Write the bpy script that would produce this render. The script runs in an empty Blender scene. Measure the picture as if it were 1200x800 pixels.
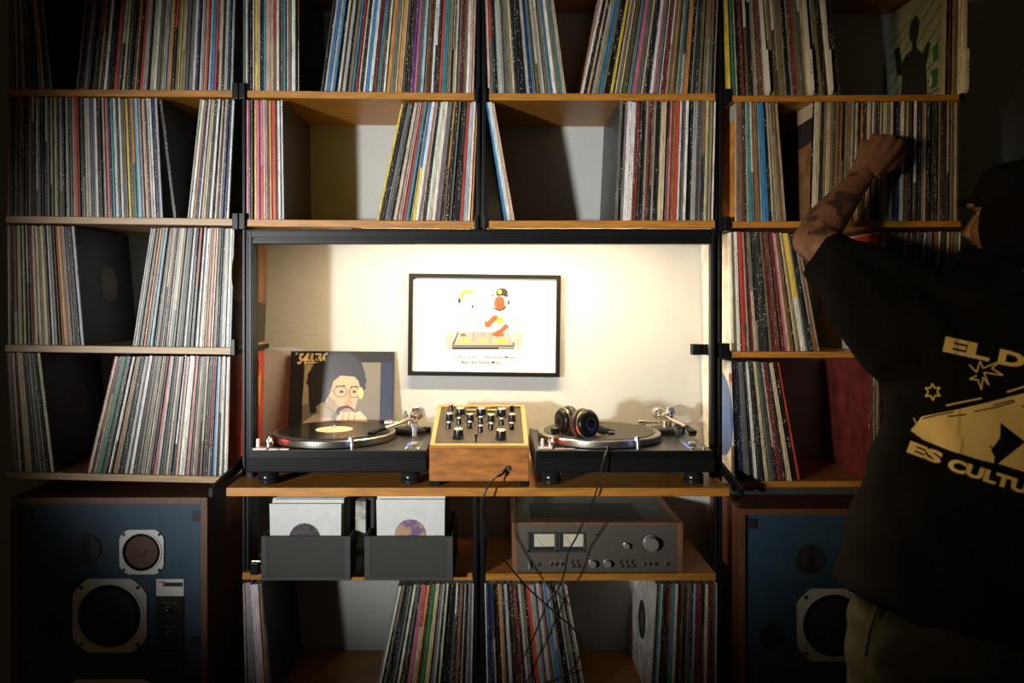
import bpy, bmesh, math, random
from mathutils import Vector, Matrix, noise
from mathutils.bvhtree import BVHTree
random.seed(11)
scene = bpy.context.scene
C = scene.collection
PI = math.pi

# ------------------------------------------------------------------ camera
FPX, CX, CY, D0, ZC = 946.0, 580.0, 350.0, 2.13, 1.41
cam = bpy.data.cameras.new('camera'); camo = bpy.data.objects.new('camera', cam); C.objects.link(camo)
camo.location = (0, -D0, ZC); camo.rotation_euler = (PI / 2, 0, 0)
cam.sensor_width = 36.0; cam.sensor_fit = 'HORIZONTAL'; cam.lens = FPX / 1200 * 36
cam.shift_x = (600 - CX) / 1200; cam.shift_y = (CY - 400) / 1200
cam.clip_start = 0.05; cam.clip_end = 50
cam.dof.use_dof = True; cam.dof.focus_distance = 2.12; cam.dof.aperture_fstop = 2.0
scene.camera = camo

# ------------------------------------------------------------------ world, light, exposure
w = bpy.data.worlds.new('world'); scene.world = w; w.use_nodes = True
w.node_tree.nodes['Background'].inputs[0].default_value = (1.0, 0.78, 0.42, 1)
w.node_tree.nodes['Background'].inputs[1].default_value = 0.022
sp = bpy.data.lights.new('front_lamp', 'SPOT'); spo = bpy.data.objects.new('front_lamp', sp); C.objects.link(spo)
spo.location = (-1.95, -3.1, 1.32)
sp.energy = 660; sp.color = (0.97, 0.985, 0.97); sp.spot_size = math.radians(36); sp.spot_blend = 1.0
sp.shadow_soft_size = 0.11
tgt = Vector((-0.24, 0.0, 1.42))
spo.rotation_euler = (tgt - spo.location).to_track_quat('-Z', 'Y').to_euler()
# added warm fill beside the cool lamp, brightening right bay and person
s2 = bpy.data.lights.new('warm_fill', 'SPOT'); s2o = bpy.data.objects.new('warm_fill', s2); C.objects.link(s2o)
s2o.location = (-2.2, -2.6, 1.5); s2.energy = 185; s2.color = (1.0, 0.72, 0.34); s2.spot_size = math.radians(28); s2.spot_blend = 1.0; s2.shadow_soft_size = 0.2
s2o.rotation_euler = (Vector((1.02, -0.2, 1.48)) - s2o.location).to_track_quat('-Z', 'Y').to_euler()
vs = scene.view_settings
vs.view_transform = 'Standard'; vs.look = 'None'; vs.exposure = 0.0; vs.gamma = 1.0; vs.use_curve_mapping = False

def P(px, py, Y=0.0):
    d = D0 + Y
    return Vector(((px - CX) / FPX * d, Y, ZC - (py - CY) / FPX * d))
def PX(px, Y=0.0): return (px - CX) / FPX * (D0 + Y)
def PZ(py, Y=0.0): return ZC - (py - CY) / FPX * (D0 + Y)

# ------------------------------------------------------------------ materials
MATS = {}
def mat(name, col, rough=0.5, metal=0.0, var=0.0, scale=40.0, bump=0.0, bscale=200.0, emit=None, estr=0.0, spec=0.5, stretch=(1, 1, 1)):
    if name in MATS: return MATS[name]
    m = bpy.data.materials.new(name); m.use_nodes = True; nt = m.node_tree; b = nt.nodes['Principled BSDF']
    b.inputs['Base Color'].default_value = (*col, 1); b.inputs['Roughness'].default_value = rough
    b.inputs['Metallic'].default_value = metal; b.inputs['Specular IOR Level'].default_value = spec
    tc = nt.nodes.new('ShaderNodeTexCoord'); mp = nt.nodes.new('ShaderNodeMapping'); mp.inputs['Scale'].default_value = stretch
    geo = nt.nodes.new('ShaderNodeNewGeometry')
    nt.links.new(geo.outputs['Position'], mp.inputs['Vector'])
    if var > 0:
        n = nt.nodes.new('ShaderNodeTexNoise'); n.inputs['Scale'].default_value = scale; n.inputs['Detail'].default_value = 4
        nt.links.new(mp.outputs[0], n.inputs['Vector'])
        r = nt.nodes.new('ShaderNodeMapRange'); r.inputs[1].default_value = 0.3; r.inputs[2].default_value = 0.7
        r.inputs[3].default_value = 1 - var; r.inputs[4].default_value = 1 + var
        nt.links.new(n.outputs[0], r.inputs[0])
        mx = nt.nodes.new('ShaderNodeVectorMath'); mx.operation = 'SCALE'; mx.inputs[0].default_value = col
        nt.links.new(r.outputs[0], mx.inputs['Scale']); nt.links.new(mx.outputs[0], b.inputs['Base Color'])
    if bump > 0:
        n2 = nt.nodes.new('ShaderNodeTexNoise'); n2.inputs['Scale'].default_value = bscale; n2.inputs['Detail'].default_value = 3
        nt.links.new(mp.outputs[0], n2.inputs['Vector'])
        bp = nt.nodes.new('ShaderNodeBump'); bp.inputs['Strength'].default_value = bump; bp.inputs['Distance'].default_value = 0.004
        nt.links.new(n2.outputs[0], bp.inputs['Height']); nt.links.new(bp.outputs[0], b.inputs['Normal'])
    if emit:
        b.inputs['Emission Color'].default_value = (*emit, 1); b.inputs['Emission Strength'].default_value = estr
    MATS[name] = m; return m

WOOD = mat('shelf_wood', (0.45, 0.185, 0.024), 0.42, var=0.28, scale=9, stretch=(1.5, 14, 22), bump=0.05, bscale=30)
WOODL = mat('cool_lit_shelf_wood', (0.42, 0.26, 0.13), 0.45, var=0.2, scale=9, stretch=(1.5, 14, 22))  # paler copy of the shelf wood, cooler light put into its colour
WOODD = mat('walnut', (0.13, 0.05, 0.022), 0.5, var=0.3, scale=12, stretch=(8, 8, 1))
MIXW = mat('mixer_wood', (0.40, 0.145, 0.028), 0.4, var=0.38, scale=8, stretch=(2.2, 6, 9), bump=0.04, bscale=40)
MIXE = mat('mixer_edge_wood', (0.52, 0.25, 0.065), 0.4, var=0.15, scale=12, stretch=(2, 6, 9))
WALL = mat('wall_paint', (0.45, 0.45, 0.425), 0.75, var=0.03, scale=6, bump=0.32, bscale=75)
FLOOR = mat('floor_wood', (0.10, 0.06, 0.035), 0.45, var=0.3, scale=6, stretch=(1, 10, 1))
BLK = mat('black_metal', (0.004, 0.005, 0.005), 0.4, spec=0.25)
BLK2 = mat('black_plastic', (0.005, 0.0055, 0.0055), 0.35, spec=0.2)
DGR = mat('dark_grey_metal', (0.06, 0.06, 0.06), 0.38, 0.6)
PLATE = mat('turntable_plate', (0.045, 0.045, 0.044), 0.36, 0.5)
SIL = mat('silver', (0.72, 0.70, 0.66), 0.25, 1.0)
GOLD = mat('warm_chrome', (0.82, 0.72, 0.55), 0.22, 1.0)
ALU = mat('brushed_aluminium', (0.15, 0.13, 0.105), 0.42, 0.45, var=0.05, scale=60, stretch=(1, 1, 20))
RUB = mat('rubber', (0.006, 0.0065, 0.0065), 0.5, spec=0.12)
WHT = mat('white_plastic', (0.78, 0.76, 0.72), 0.5)
PAPER = mat('white_paper', (0.66, 0.65, 0.62), 0.8)
VINYL = mat('vinyl', (0.010, 0.010, 0.011), 0.22)
FELT = mat('slipmat_felt', (0.05, 0.046, 0.038), 0.9, var=0.3, scale=150)
CREAM = mat('cream_label', (0.75, 0.60, 0.38), 0.6)
INK = mat('black_ink', (0.010, 0.010, 0.010), 0.6)
GREYBIN = mat('grey_felt_bin', (0.038, 0.038, 0.033), 0.8, var=0.08, scale=150)

def flat(name, col, rough=0.6): return mat(name, col, rough)

def spine_material():
    m = bpy.data.materials.new('record_sleeve'); m.use_nodes = True; nt = m.node_tree; L = nt.links
    b = nt.nodes['Principled BSDF']; b.inputs['Roughness'].default_value = 0.42; b.inputs['Specular IOR Level'].default_value = 0.4
    at = nt.nodes.new('ShaderNodeAttribute'); at.attribute_name = 'col'
    geo = nt.nodes.new('ShaderNodeNewGeometry')
    def nz(scale, detail, lo, hi):
        mp = nt.nodes.new('ShaderNodeMapping'); mp.inputs['Scale'].default_value = scale
        L.new(geo.outputs['Position'], mp.inputs[0])
        n = nt.nodes.new('ShaderNodeTexNoise'); n.inputs['Scale'].default_value = 1; n.inputs['Detail'].default_value = detail
        L.new(mp.outputs[0], n.inputs['Vector'])
        r = nt.nodes.new('ShaderNodeMapRange'); r.inputs[1].default_value = lo; r.inputs[2].default_value = hi
        L.new(n.outputs[0], r.inputs[0]); return r
    marks = nz((330, 3, 210), 1, 0.57, 0.63)
    where = nz((190, 1, 9), 1, 0.50, 0.56)
    wear = nz((260, 20, 22), 3, 0.3, 0.75)
    wear.inputs[3].default_value = 0.62; wear.inputs[4].default_value = 1.3
    mul = nt.nodes.new('ShaderNodeMath'); mul.operation = 'MULTIPLY'; L.new(marks.outputs[0], mul.inputs[0]); L.new(where.outputs[0], mul.inputs[1])
    mul2 = nt.nodes.new('ShaderNodeMath'); mul2.operation = 'MULTIPLY'; L.new(mul.outputs[0], mul2.inputs[0]); L.new(at.outputs['Alpha'], mul2.inputs[1])
    mul3 = nt.nodes.new('ShaderNodeMath'); mul3.operation = 'MULTIPLY'; L.new(mul2.outputs[0], mul3.inputs[0]); mul3.inputs[1].default_value = 0.75
    sc = nt.nodes.new('ShaderNodeVectorMath'); sc.operation = 'SCALE'; L.new(at.outputs['Color'], sc.inputs[0]); L.new(wear.outputs[0], sc.inputs['Scale'])
    # lettering contrasts with the ground: dark on light, light on dark
    bw = nt.nodes.new('ShaderNodeRGBToBW'); L.new(at.outputs['Color'], bw.inputs[0])
    lt = nt.nodes.new('ShaderNodeMath'); lt.operation = 'LESS_THAN'; lt.inputs[1].default_value = 0.13; L.new(bw.outputs[0], lt.inputs[0])
    ink = nt.nodes.new('ShaderNodeMix'); ink.data_type = 'RGBA'
    ink.inputs[6].default_value = (0.03, 0.025, 0.02, 1); ink.inputs[7].default_value = (0.62, 0.56, 0.45, 1); L.new(lt.outputs[0], ink.inputs[0])
    fin = nt.nodes.new('ShaderNodeMix'); fin.data_type = 'RGBA'
    L.new(mul3.outputs[0], fin.inputs[0]); L.new(sc.outputs[0], fin.inputs[6]); L.new(ink.outputs[2], fin.inputs[7])
    L.new(fin.outputs[2], b.inputs['Base Color'])
    return m
SLEEVE = spine_material()

# ------------------------------------------------------------------ mesh helpers
def link(name, me, m=None, parent=None, loc=(0, 0, 0)):
    o = bpy.data.objects.new(name, me); C.objects.link(o); o.location = loc
    if m is not None and me is not None and len(me.materials) == 0: me.materials.append(m)
    if parent is not None: o.parent = parent
    return o
def obj(name, bm, m, parent=None, loc=(0, 0, 0), smooth=False):
    bmesh.ops.recalc_face_normals(bm, faces=bm.faces)
    me = bpy.data.meshes.new(name); bm.to_mesh(me); bm.free()
    if smooth:
        for p in me.polygons: p.use_smooth = True
        try: me.set_sharp_from_angle(angle=math.radians(40))
        except Exception: pass
    return link(name, me, m, parent, loc)
def tag(o, label, cat, group=None, kind=None):
    if label: o['label'] = label
    if cat: o['category'] = cat
    if group: o['group'] = group
    if kind: o['kind'] = kind
    return o
def thing(name, label, cat, loc=(0, 0, 0), group=None):
    o = bpy.data.objects.new(name, None); C.objects.link(o); o.location = loc; o.empty_display_size = 0.05
    return tag(o, label, cat, group)
def nb(): return bmesh.new()
def bx(bm, x0, x1, y0, y1, z0, z1, bev=0.0):
    r = bmesh.ops.create_cube(bm, size=1.0)
    for v in r['verts']:
        v.co = Vector(((x0 + x1) / 2 + v.co.x * (x1 - x0), (y0 + y1) / 2 + v.co.y * (y1 - y0), (z0 + z1) / 2 + v.co.z * (z1 - z0)))
    if bev > 0:
        es = list({e for v in r['verts'] for e in v.link_edges})
        bmesh.ops.bevel(bm, geom=es, offset=bev, segments=2, affect='EDGES', profile=0.6)
    return bm
def hexa(bm, pts):  # 8 points: bottom 4 then top 4 (ccw)
    v = [bm.verts.new(p) for p in pts]
    for f in ((3, 2, 1, 0), (4, 5, 6, 7), (0, 1, 5, 4), (1, 2, 6, 5), (2, 3, 7, 6), (3, 0, 4, 7)): bm.faces.new([v[i] for i in f])
def axis_mat(axis, center):
    a = Vector(axis).normalized()
    q = Vector((0, 0, 1)).rotation_difference(a)
    return Matrix.Translation(Vector(center)) @ q.to_matrix().to_4x4()
def lathe(bm, prof, center=(0, 0, 0), axis=(0, 0, 1), seg=32):  # prof: (r, h) list along the axis
    M = axis_mat(axis, center); rings = []
    for r, h in prof:
        if r < 1e-6: rings.append([bm.verts.new(M @ Vector((0, 0, h)))])
        else: rings.append([bm.verts.new(M @ Vector((r * math.cos(2 * PI * k / seg), r * math.sin(2 * PI * k / seg), h))) for k in range(seg)])
    for a, b in zip(rings[:-1], rings[1:]):
        for k in range(seg):
            k2 = (k + 1) % seg
            if len(a) == 1 and len(b) == 1: continue
            if len(a) == 1: bm.faces.new((a[0], b[k], b[k2]))
            elif len(b) == 1: bm.faces.new((a[k], a[k2], b[0]))
            else: bm.faces.new((a[k], a[k2], b[k2], b[k]))
    for rg, first in ((rings[0], True), (rings[-1], False)):
        if len(rg) > 1: bm.faces.new(rg[::-1] if first else rg)
    return bm
def cyl(bm, c, r, h, axis=(0, 0, 1), seg=24, bev=0.0):
    if bev > 0: return lathe(bm, [(r - bev, 0), (r, bev), (r, h - bev), (r - bev, h)], c, axis, seg)
    return lathe(bm, [(r, 0), (r, h)], c, axis, seg)
def ring(bm, c, ro, ri, h, axis=(0, 0, 1), seg=40):
    M = axis_mat(axis, c); vs_ = []
    for r, hh in ((ro, 0), (ro, h), (ri, h), (ri, 0)):
        vs_.append([bm.verts.new(M @ Vector((r * math.cos(2 * PI * k / seg), r * math.sin(2 * PI * k / seg), hh))) for k in range(seg)])
    for j in range(4):
        a, b = vs_[j], vs_[(j + 1) % 4]
        for k in range(seg): bm.faces.new((a[k], a[(k + 1) % seg], b[(k + 1) % seg], b[k]))
    return bm
def catmull(pts, n=8):
    pts = [Vector(p) for p in pts]; out = []
    for i in range(len(pts) - 1):
        p0 = pts[max(i - 1, 0)]; p1 = pts[i]; p2 = pts[i + 1]; p3 = pts[min(i + 2, len(pts) - 1)]
        for k in range(n):
            t = k / n
            out.append(0.5 * ((2 * p1) + (-p0 + p2) * t + (2 * p0 - 5 * p1 + 4 * p2 - p3) * t * t + (-p0 + 3 * p1 - 3 * p2 + p3) * t ** 3))
    out.append(pts[-1]); return out
def tube(bm, pts, r, seg=10, ref=None, caps=True):
    """r: number, list of numbers or list of (ra, rb); ra lies along ref"""
    pts = [Vector(p) for p in pts]; n = len(pts); rings = []
    rr = r if isinstance(r, (list, tuple)) else [r] * n
    a = None
    for i, p in enumerate(pts):
        t = (pts[min(i + 1, n - 1)] - pts[max(i - 1, 0)]).normalized()
        if ref is not None: a = Vector(ref)
        elif a is None: a = Vector((0, 0, 1)) if abs(t.z) < 0.9 else Vector((1, 0, 0))
        a = (a - t * a.dot(t)).normalized(); b = t.cross(a)
        ra, rb = rr[i] if isinstance(rr[i], (list, tuple)) else (rr[i], rr[i])
        rings.append([bm.verts.new(p + a * ra * math.cos(2 * PI * k / seg) + b * rb * math.sin(2 * PI * k / seg)) for k in range(seg)])
    for q, s in zip(rings[:-1], rings[1:]):
        for k in range(seg): bm.faces.new((q[k], q[(k + 1) % seg], s[(k + 1) % seg], s[k]))
    if caps:
        bm.faces.new(rings[0][::-1]); bm.faces.new(rings[-1])
    return bm
def ellipsoid(bm, c, rad, f=(1, 0, 0), seg=20):
    f = Vector(f).normalized(); u = Vector((0, 0, 1)); u = (u - f * u.dot(f)).normalized(); s = u.cross(f)
    r = bmesh.ops.create_uvsphere(bm, u_segments=seg, v_segments=seg // 2 + 2, radius=1)
    for v in r['verts']:
        q = v.co.copy(); v.co = Vector(c) + f * q.x * rad[0] + s * q.y * rad[1] + u * q.z * rad[2]
    return bm
def prism(bm, pts, n, h):  # planar polygon (3D pts), extruded by h along n
    n = Vector(n).normalized() * h
    a = [bm.verts.new(Vector(p)) for p in pts]; b = [bm.verts.new(Vector(p) + n) for p in pts]
    k = len(pts); bm.faces.new(a[::-1]); bm.faces.new(b)
    for i in range(k): bm.faces.new((a[i], a[(i + 1) % k], b[(i + 1) % k], b[i]))
    return bm
def text_mesh(s, size=1.0, bold=0.0, shear=0.0, spacing=1.0, extrude=0.0):
    cu = bpy.data.curves.new('lettering', 'FONT'); cu.body = s; cu.size = size; cu.offset = bold; cu.shear = shear
    cu.space_character = spacing; cu.extrude = extrude; cu.resolution_u = 3
    o = bpy.data.objects.new('lettering', cu); C.objects.link(o)
    dg = bpy.context.evaluated_depsgraph_get(); me = bpy.data.meshes.new_from_object(o.evaluated_get(dg))
    bpy.data.objects.remove(o); bpy.data.curves.remove(cu)
    return me
def write(name, s, m, parent, origin, right, up, height, width=None, **kw):
    me = text_mesh(s, 1.0, **kw)
    xs = [v.co.x for v in me.vertices]; ys = [v.co.y for v in me.vertices]
    sy = height / (max(ys) - min(ys)); sx = sy if width is None else width / (max(xs) - min(xs))
    x0, y0 = min(xs), min(ys); o = Vector(origin); R = Vector(right); U = Vector(up)
    for v in me.vertices: v.co = o + R * (v.co.x - x0) * sx + U * (v.co.y - y0) * sy
    me.materials.clear()
    return link(name, me, m, parent)
def bake(bm, voxel, smooth_it=4, name='tmp'):
    me = bpy.data.meshes.new(name); bmesh.ops.recalc_face_normals(bm, faces=bm.faces); bm.to_mesh(me); bm.free()
    o = bpy.data.objects.new(name, me); C.objects.link(o)
    r = o.modifiers.new('r', 'REMESH'); r.mode = 'VOXEL'; r.voxel_size = voxel; r.use_smooth_shade = True
    if smooth_it:
        s = o.modifiers.new('s', 'SMOOTH'); s.factor = 0.5; s.iterations = smooth_it
    dg = bpy.context.evaluated_depsgraph_get(); res = bpy.data.meshes.new_from_object(o.evaluated_get(dg))
    bpy.data.objects.remove(o)
    for p in res.polygons: p.use_smooth = True
    return res

# ------------------------------------------------------------------ setting
WY = 0.325      # face of the back wall
bm = nb(); bx(bm, -3.2, 3.2, WY, WY + 0.1, 0, 2.6); tag(obj('wall_back', bm, WALL), 'off-white textured wall behind the shelves', 'wall', kind='structure')
bm = nb(); bx(bm, -3.2, 3.2, -4.2, WY + 0.1, -0.05, 0); tag(obj('floor', bm, FLOOR), 'dark wooden floor under the speakers', 'floor', kind='structure')
bm = nb(); bx(bm, -3.2, 3.2, -4.2, WY + 0.1, 2.6, 2.65); tag(obj('ceiling', bm, WALL), 'plain ceiling above the shelves', 'ceiling', kind='structure')

# ------------------------------------------------------------------ shelving
# each board: left px, right px, top py left, top py right, thickness px
def board(parent, x0, x1, y0, y1, th=8.0, m=WOOD, yf=-0.002, yb=WY - 0.003):
    bm = nb(); t = th / FPX * D0
    X0, X1, Z0, Z1 = PX(x0), PX(x1), PZ(y0), PZ(y1)
    hexa(bm, [(X0, yf, Z0 - t), (X1, yf, Z1 - t), (X1, yb, Z1 - t), (X0, yb, Z0 - t), (X0, yf, Z0), (X1, yf, Z1), (X1, yb, Z1), (X0, yb, Z0)])
    bmesh.ops.bevel(bm, geom=bm.edges[:], offset=0.0012, segments=1, affect='EDGES')
    return obj('shelf_board', bm, m, parent)
def post(parent, px0, px1, ztop, zbot, y0=0.0, y1=0.03):
    bm = nb(); bx(bm, PX(px0), PX(px1), y0, y1, zbot, ztop, 0.0015); return obj('post', bm, BLK, parent)
def bracket(parent, px0, px1, py0, py1, y0=-0.012, y1=0.02):
    bm = nb(); bx(bm, PX(px0), PX(px1), y0, y1, PZ(py1), PZ(py0), 0.0015)
    bx(bm, PX(px0) + 0.004, PX(px1) - 0.004, y1 - 0.002, WY - 0.004, PZ(py1), PZ(py1) + 0.014)
    return obj('bracket', bm, BLK, parent)
SHELF = {
 'L1': (8, 273, 104.3, 105.8), 'L2': (7, 273, 252.8, 256.3), 'L3': (6, 271, 403.6, 407.2), 'L4': (6, 264, 552.3, 558.0),
 'A1': (289, 556, 106.0, 109.2), 'A2': (289, 556, 257.0, 259.0), 'B1': (571, 838.5, 109.3, 109.6), 'B2': (570, 838, 258.6, 258.2),
 'R1': (855, 1124, 112.0, 110.8), 'R2': (855, 1126, 259.6, 258.6), 'R3': (855, 1127, 411.6, 411.8), 'R4': (857, 1127, 563.8, 562.5),
 'A5': (284, 554, 670.5, 671.5), 'B5': (569, 839, 671.8, 671.5), 'A6': (284, 554, 824, 824), 'B6': (569, 839, 824, 824),
 'T': (0, 1, 0, 0)}
TOP = 2.5
shL = thing('shelving_unit', 'left shelving bay with brown boards above the left speaker', 'shelving', (PX(140), 0, 0))
shM = thing('shelving_unit', 'middle shelving bays with black rails around the lit turntable niche', 'shelving', (PX(565), 0, 0))
shR = thing('shelving_unit', 'right shelving bay behind the person in the black shirt', 'shelving', (PX(990), 0, 0))
def fixp(o):  # children were made in world coordinates
    o.matrix_parent_inverse = o.parent.matrix_world.inverted(); return o
bpy.context.view_layer.update()
def kids(p):
    bpy.context.view_layer.update()
    for c in p.children: c.matrix_parent_inverse = Matrix.Translation(-p.location)
for k in ('L1', 'L2', 'L3', 'L4'): board(shL, *SHELF[k], th=8.2, m=WOODL if k in ('L3', 'L4', 'L2') else WOOD)
for k in ('R1', 'R2', 'R3', 'R4'): board(shR, *SHELF[k], th=7.4)
for k in ('A1', 'A2', 'B1', 'B2', 'A5', 'B5', 'A6', 'B6'): board(shM, *SHELF[k], th=8.4)
# shelves above the frame (their undersides close the top row)
board(shL, 8, 273, -48, -46); board(shR, 855, 1124, -42, -42); board(shM, 289, 556, -47, -44); board(shM, 571, 838, -44, -44)
post(shL, 282, 285.5, TOP, 0.04, 0.012, 0.10)  # depth stretched to block a sliver of light on the niche wall
post(shL, 5.0, 8.0, TOP, PZ(566), 0.27, 0.30)
post(shM, 286.5, 290, TOP, 0.04, 0.012, 0.10)  # stretched deeper likewise, keeping stray light off the niche wall
post(shM, 558.5, 562.5, TOP, PZ(268), 0.005, 0.035); post(shM, 565, 569.5, TOP, PZ(268), 0.005, 0.035)
post(shM, 554.5, 559.5, PZ(581), 0.04, 0.005, 0.035); post(shM, 563, 568, PZ(581), 0.04, 0.005, 0.035)
post(shM, 839.5, 843, TOP, 0.04, 0.012, 0.035)
post(shR, 844.5, 848, TOP, 0.04, 0.012, 0.035)
post(shR, 1127, 1129.5, TOP, PZ(566), 0.27, 0.30)
# niche frame
for a, b in ((290.5, 297.5), (832.5, 838.5)):
    bm = nb(); bx(bm, PX(a), PX(b), -0.006, 0.02, PZ(575), PZ(270), 0.002)
    bx(bm, PX(a) + 0.004, PX(b) - 0.004, -0.009, -0.005, PZ(575), PZ(270), 0.001); obj('niche_post', bm, BLK, shM)
bm = nb(); bx(bm, PX(290), PX(839), -0.004, 0.022, PZ(286), PZ(268.5), 0.002)
bx(bm, PX(290), PX(839), -0.008, -0.003, PZ(278.5), PZ(270.5), 0.0015); bx(bm, PX(290), PX(839), -0.006, -0.003, PZ(285.5), PZ(281), 0.001); obj('crossbeam', bm, BLK, shM)
for py in (104, 256): bracket(shL, 273.5, 280.5, py - 6, py + 13); bracket(shM, 281.5, 288.5, py - 6, py + 13)
bracket(shL, 272, 277, 397, 416)
bm = nb(); hexa(bm, [(PX(262), -0.11, PZ(582, -0.11)), (PX(266), -0.11, PZ(582, -0.11)), (PX(284), 0.03, PZ(548)), (PX(280), 0.03, PZ(548)),
                     (PX(262), -0.11, PZ(572, -0.11)), (PX(266), -0.11, PZ(572, -0.11)), (PX(284), 0.03, PZ(536)), (PX(280), 0.03, PZ(536))]); obj('desk_arm', bm, BLK, shM)
bm = nb(); hexa(bm, [(PX(853), -0.11, PZ(582, -0.11)), (PX(857), -0.11, PZ(582, -0.11)), (PX(844), 0.03, PZ(548)), (PX(840), 0.03, PZ(548)),
                     (PX(853), -0.11, PZ(572, -0.11)), (PX(857), -0.11, PZ(572, -0.11)), (PX(844), 0.03, PZ(536)), (PX(840), 0.03, PZ(536))]); obj('desk_arm', bm, BLK, shM)
for py in (109, 258): bracket(shM, 556.5, 561, py - 5, py + 11); bracket(shM, 566.5, 570.5, py - 5, py + 11); bracket(shR, 848, 854.5, py - 4, py + 13)
for py in (411,): bracket(shR, 842, 854, py - 9, py + 8)
bracket(shR, 1124, 1127.5, 110, 118); bracket(shR, 1126, 1128, 258, 266)
bm = nb(); bx(bm, PX(823), PX(832), 0.10, 0.13, PZ(419), PZ(406)); bx(bm, PX(823), PX(843), 0.11, 0.12, PZ(419), PZ(406)); obj('bracket', bm, BLK, shR)
bm = nb(); bx(bm, PX(857), PX(1127), -0.004, 0.03, PZ(579), PZ(570.8), 0.002); obj('under_rail', bm, mat('grey_rail', (0.05, 0.055, 0.05), 0.4), shR)
for s in (shL, shM, shR): kids(s)

# desk board
bm = nb(); YD = -0.125
ZD = PZ(571.5, YD)
bx(bm, PX(265, YD), PX(855, YD), YD, 0.30, ZD - 0.021, ZD, 0.0015)
tag(obj('desk_board', bm, WOOD), 'long warm brown desk board carrying the two turntables', 'desk')

# ------------------------------------------------------------------ niche light (a lamp bar tucked behind the crossbeam)
lampbar = thing('lamp_bar', 'slim lamp bar tucked behind the black crossbeam above the picture', 'lamp', (PX(560), 0.055, PZ(275)))
bm = nb(); bx(bm, -0.34, 0.45, -0.018, 0.018, 0.006, 0.024, 0.002); obj('housing', bm, BLK, lampbar)
bm = nb(); bx(bm, -0.33, 0.44, -0.013, 0.013, 0.001, 0.006); obj('diffuser', bm, mat('lamp_diffuser', (1, 0.9, 0.7), 0.6, emit=(1.0, 0.77, 0.45), estr=185.0), lampbar)

# ------------------------------------------------------------------ records
PAL = {'k': (.010, .010, .010), 'd': (.033, .034, .032), 'g': (.15, .145, .13), 's': (.42, .41, .38), 'w': (.76, .73, .66), 'c': (.56, .46, .30),
       'h': (.20, .165, .09), 'n': (.25, .125, .055), 'u': (.045, .028, .018), 'y': (.78, .55, .07), 'o': (.66, .27, .06), 'r': (.52, .06, .04),
       'p': (.52, .15, .20), 'a': (.66, .42, .32), 'b': (.05, .21, .43), 'l': (.34, .48, .58), 't': (.07, .24, .28), 'e': (.06, .20, .10),
       'v': (.10, .04, .20), 'm': (.17, .03, .03), 'i': (.018, .028, .09)}
CNAME = {'k': 'black', 'd': 'charcoal', 'g': 'grey', 's': 'silver-grey', 'w': 'white', 'c': 'cream', 'h': 'olive', 'n': 'brown', 'u': 'dark brown',
         'y': 'yellow', 'o': 'orange', 'r': 'red', 'p': 'pink', 'a': 'salmon', 'b': 'blue', 'l': 'pale blue', 't': 'teal', 'e': 'green', 'v': 'purple', 'm': 'maroon', 'i': 'navy'}
H = 0.3145
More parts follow.
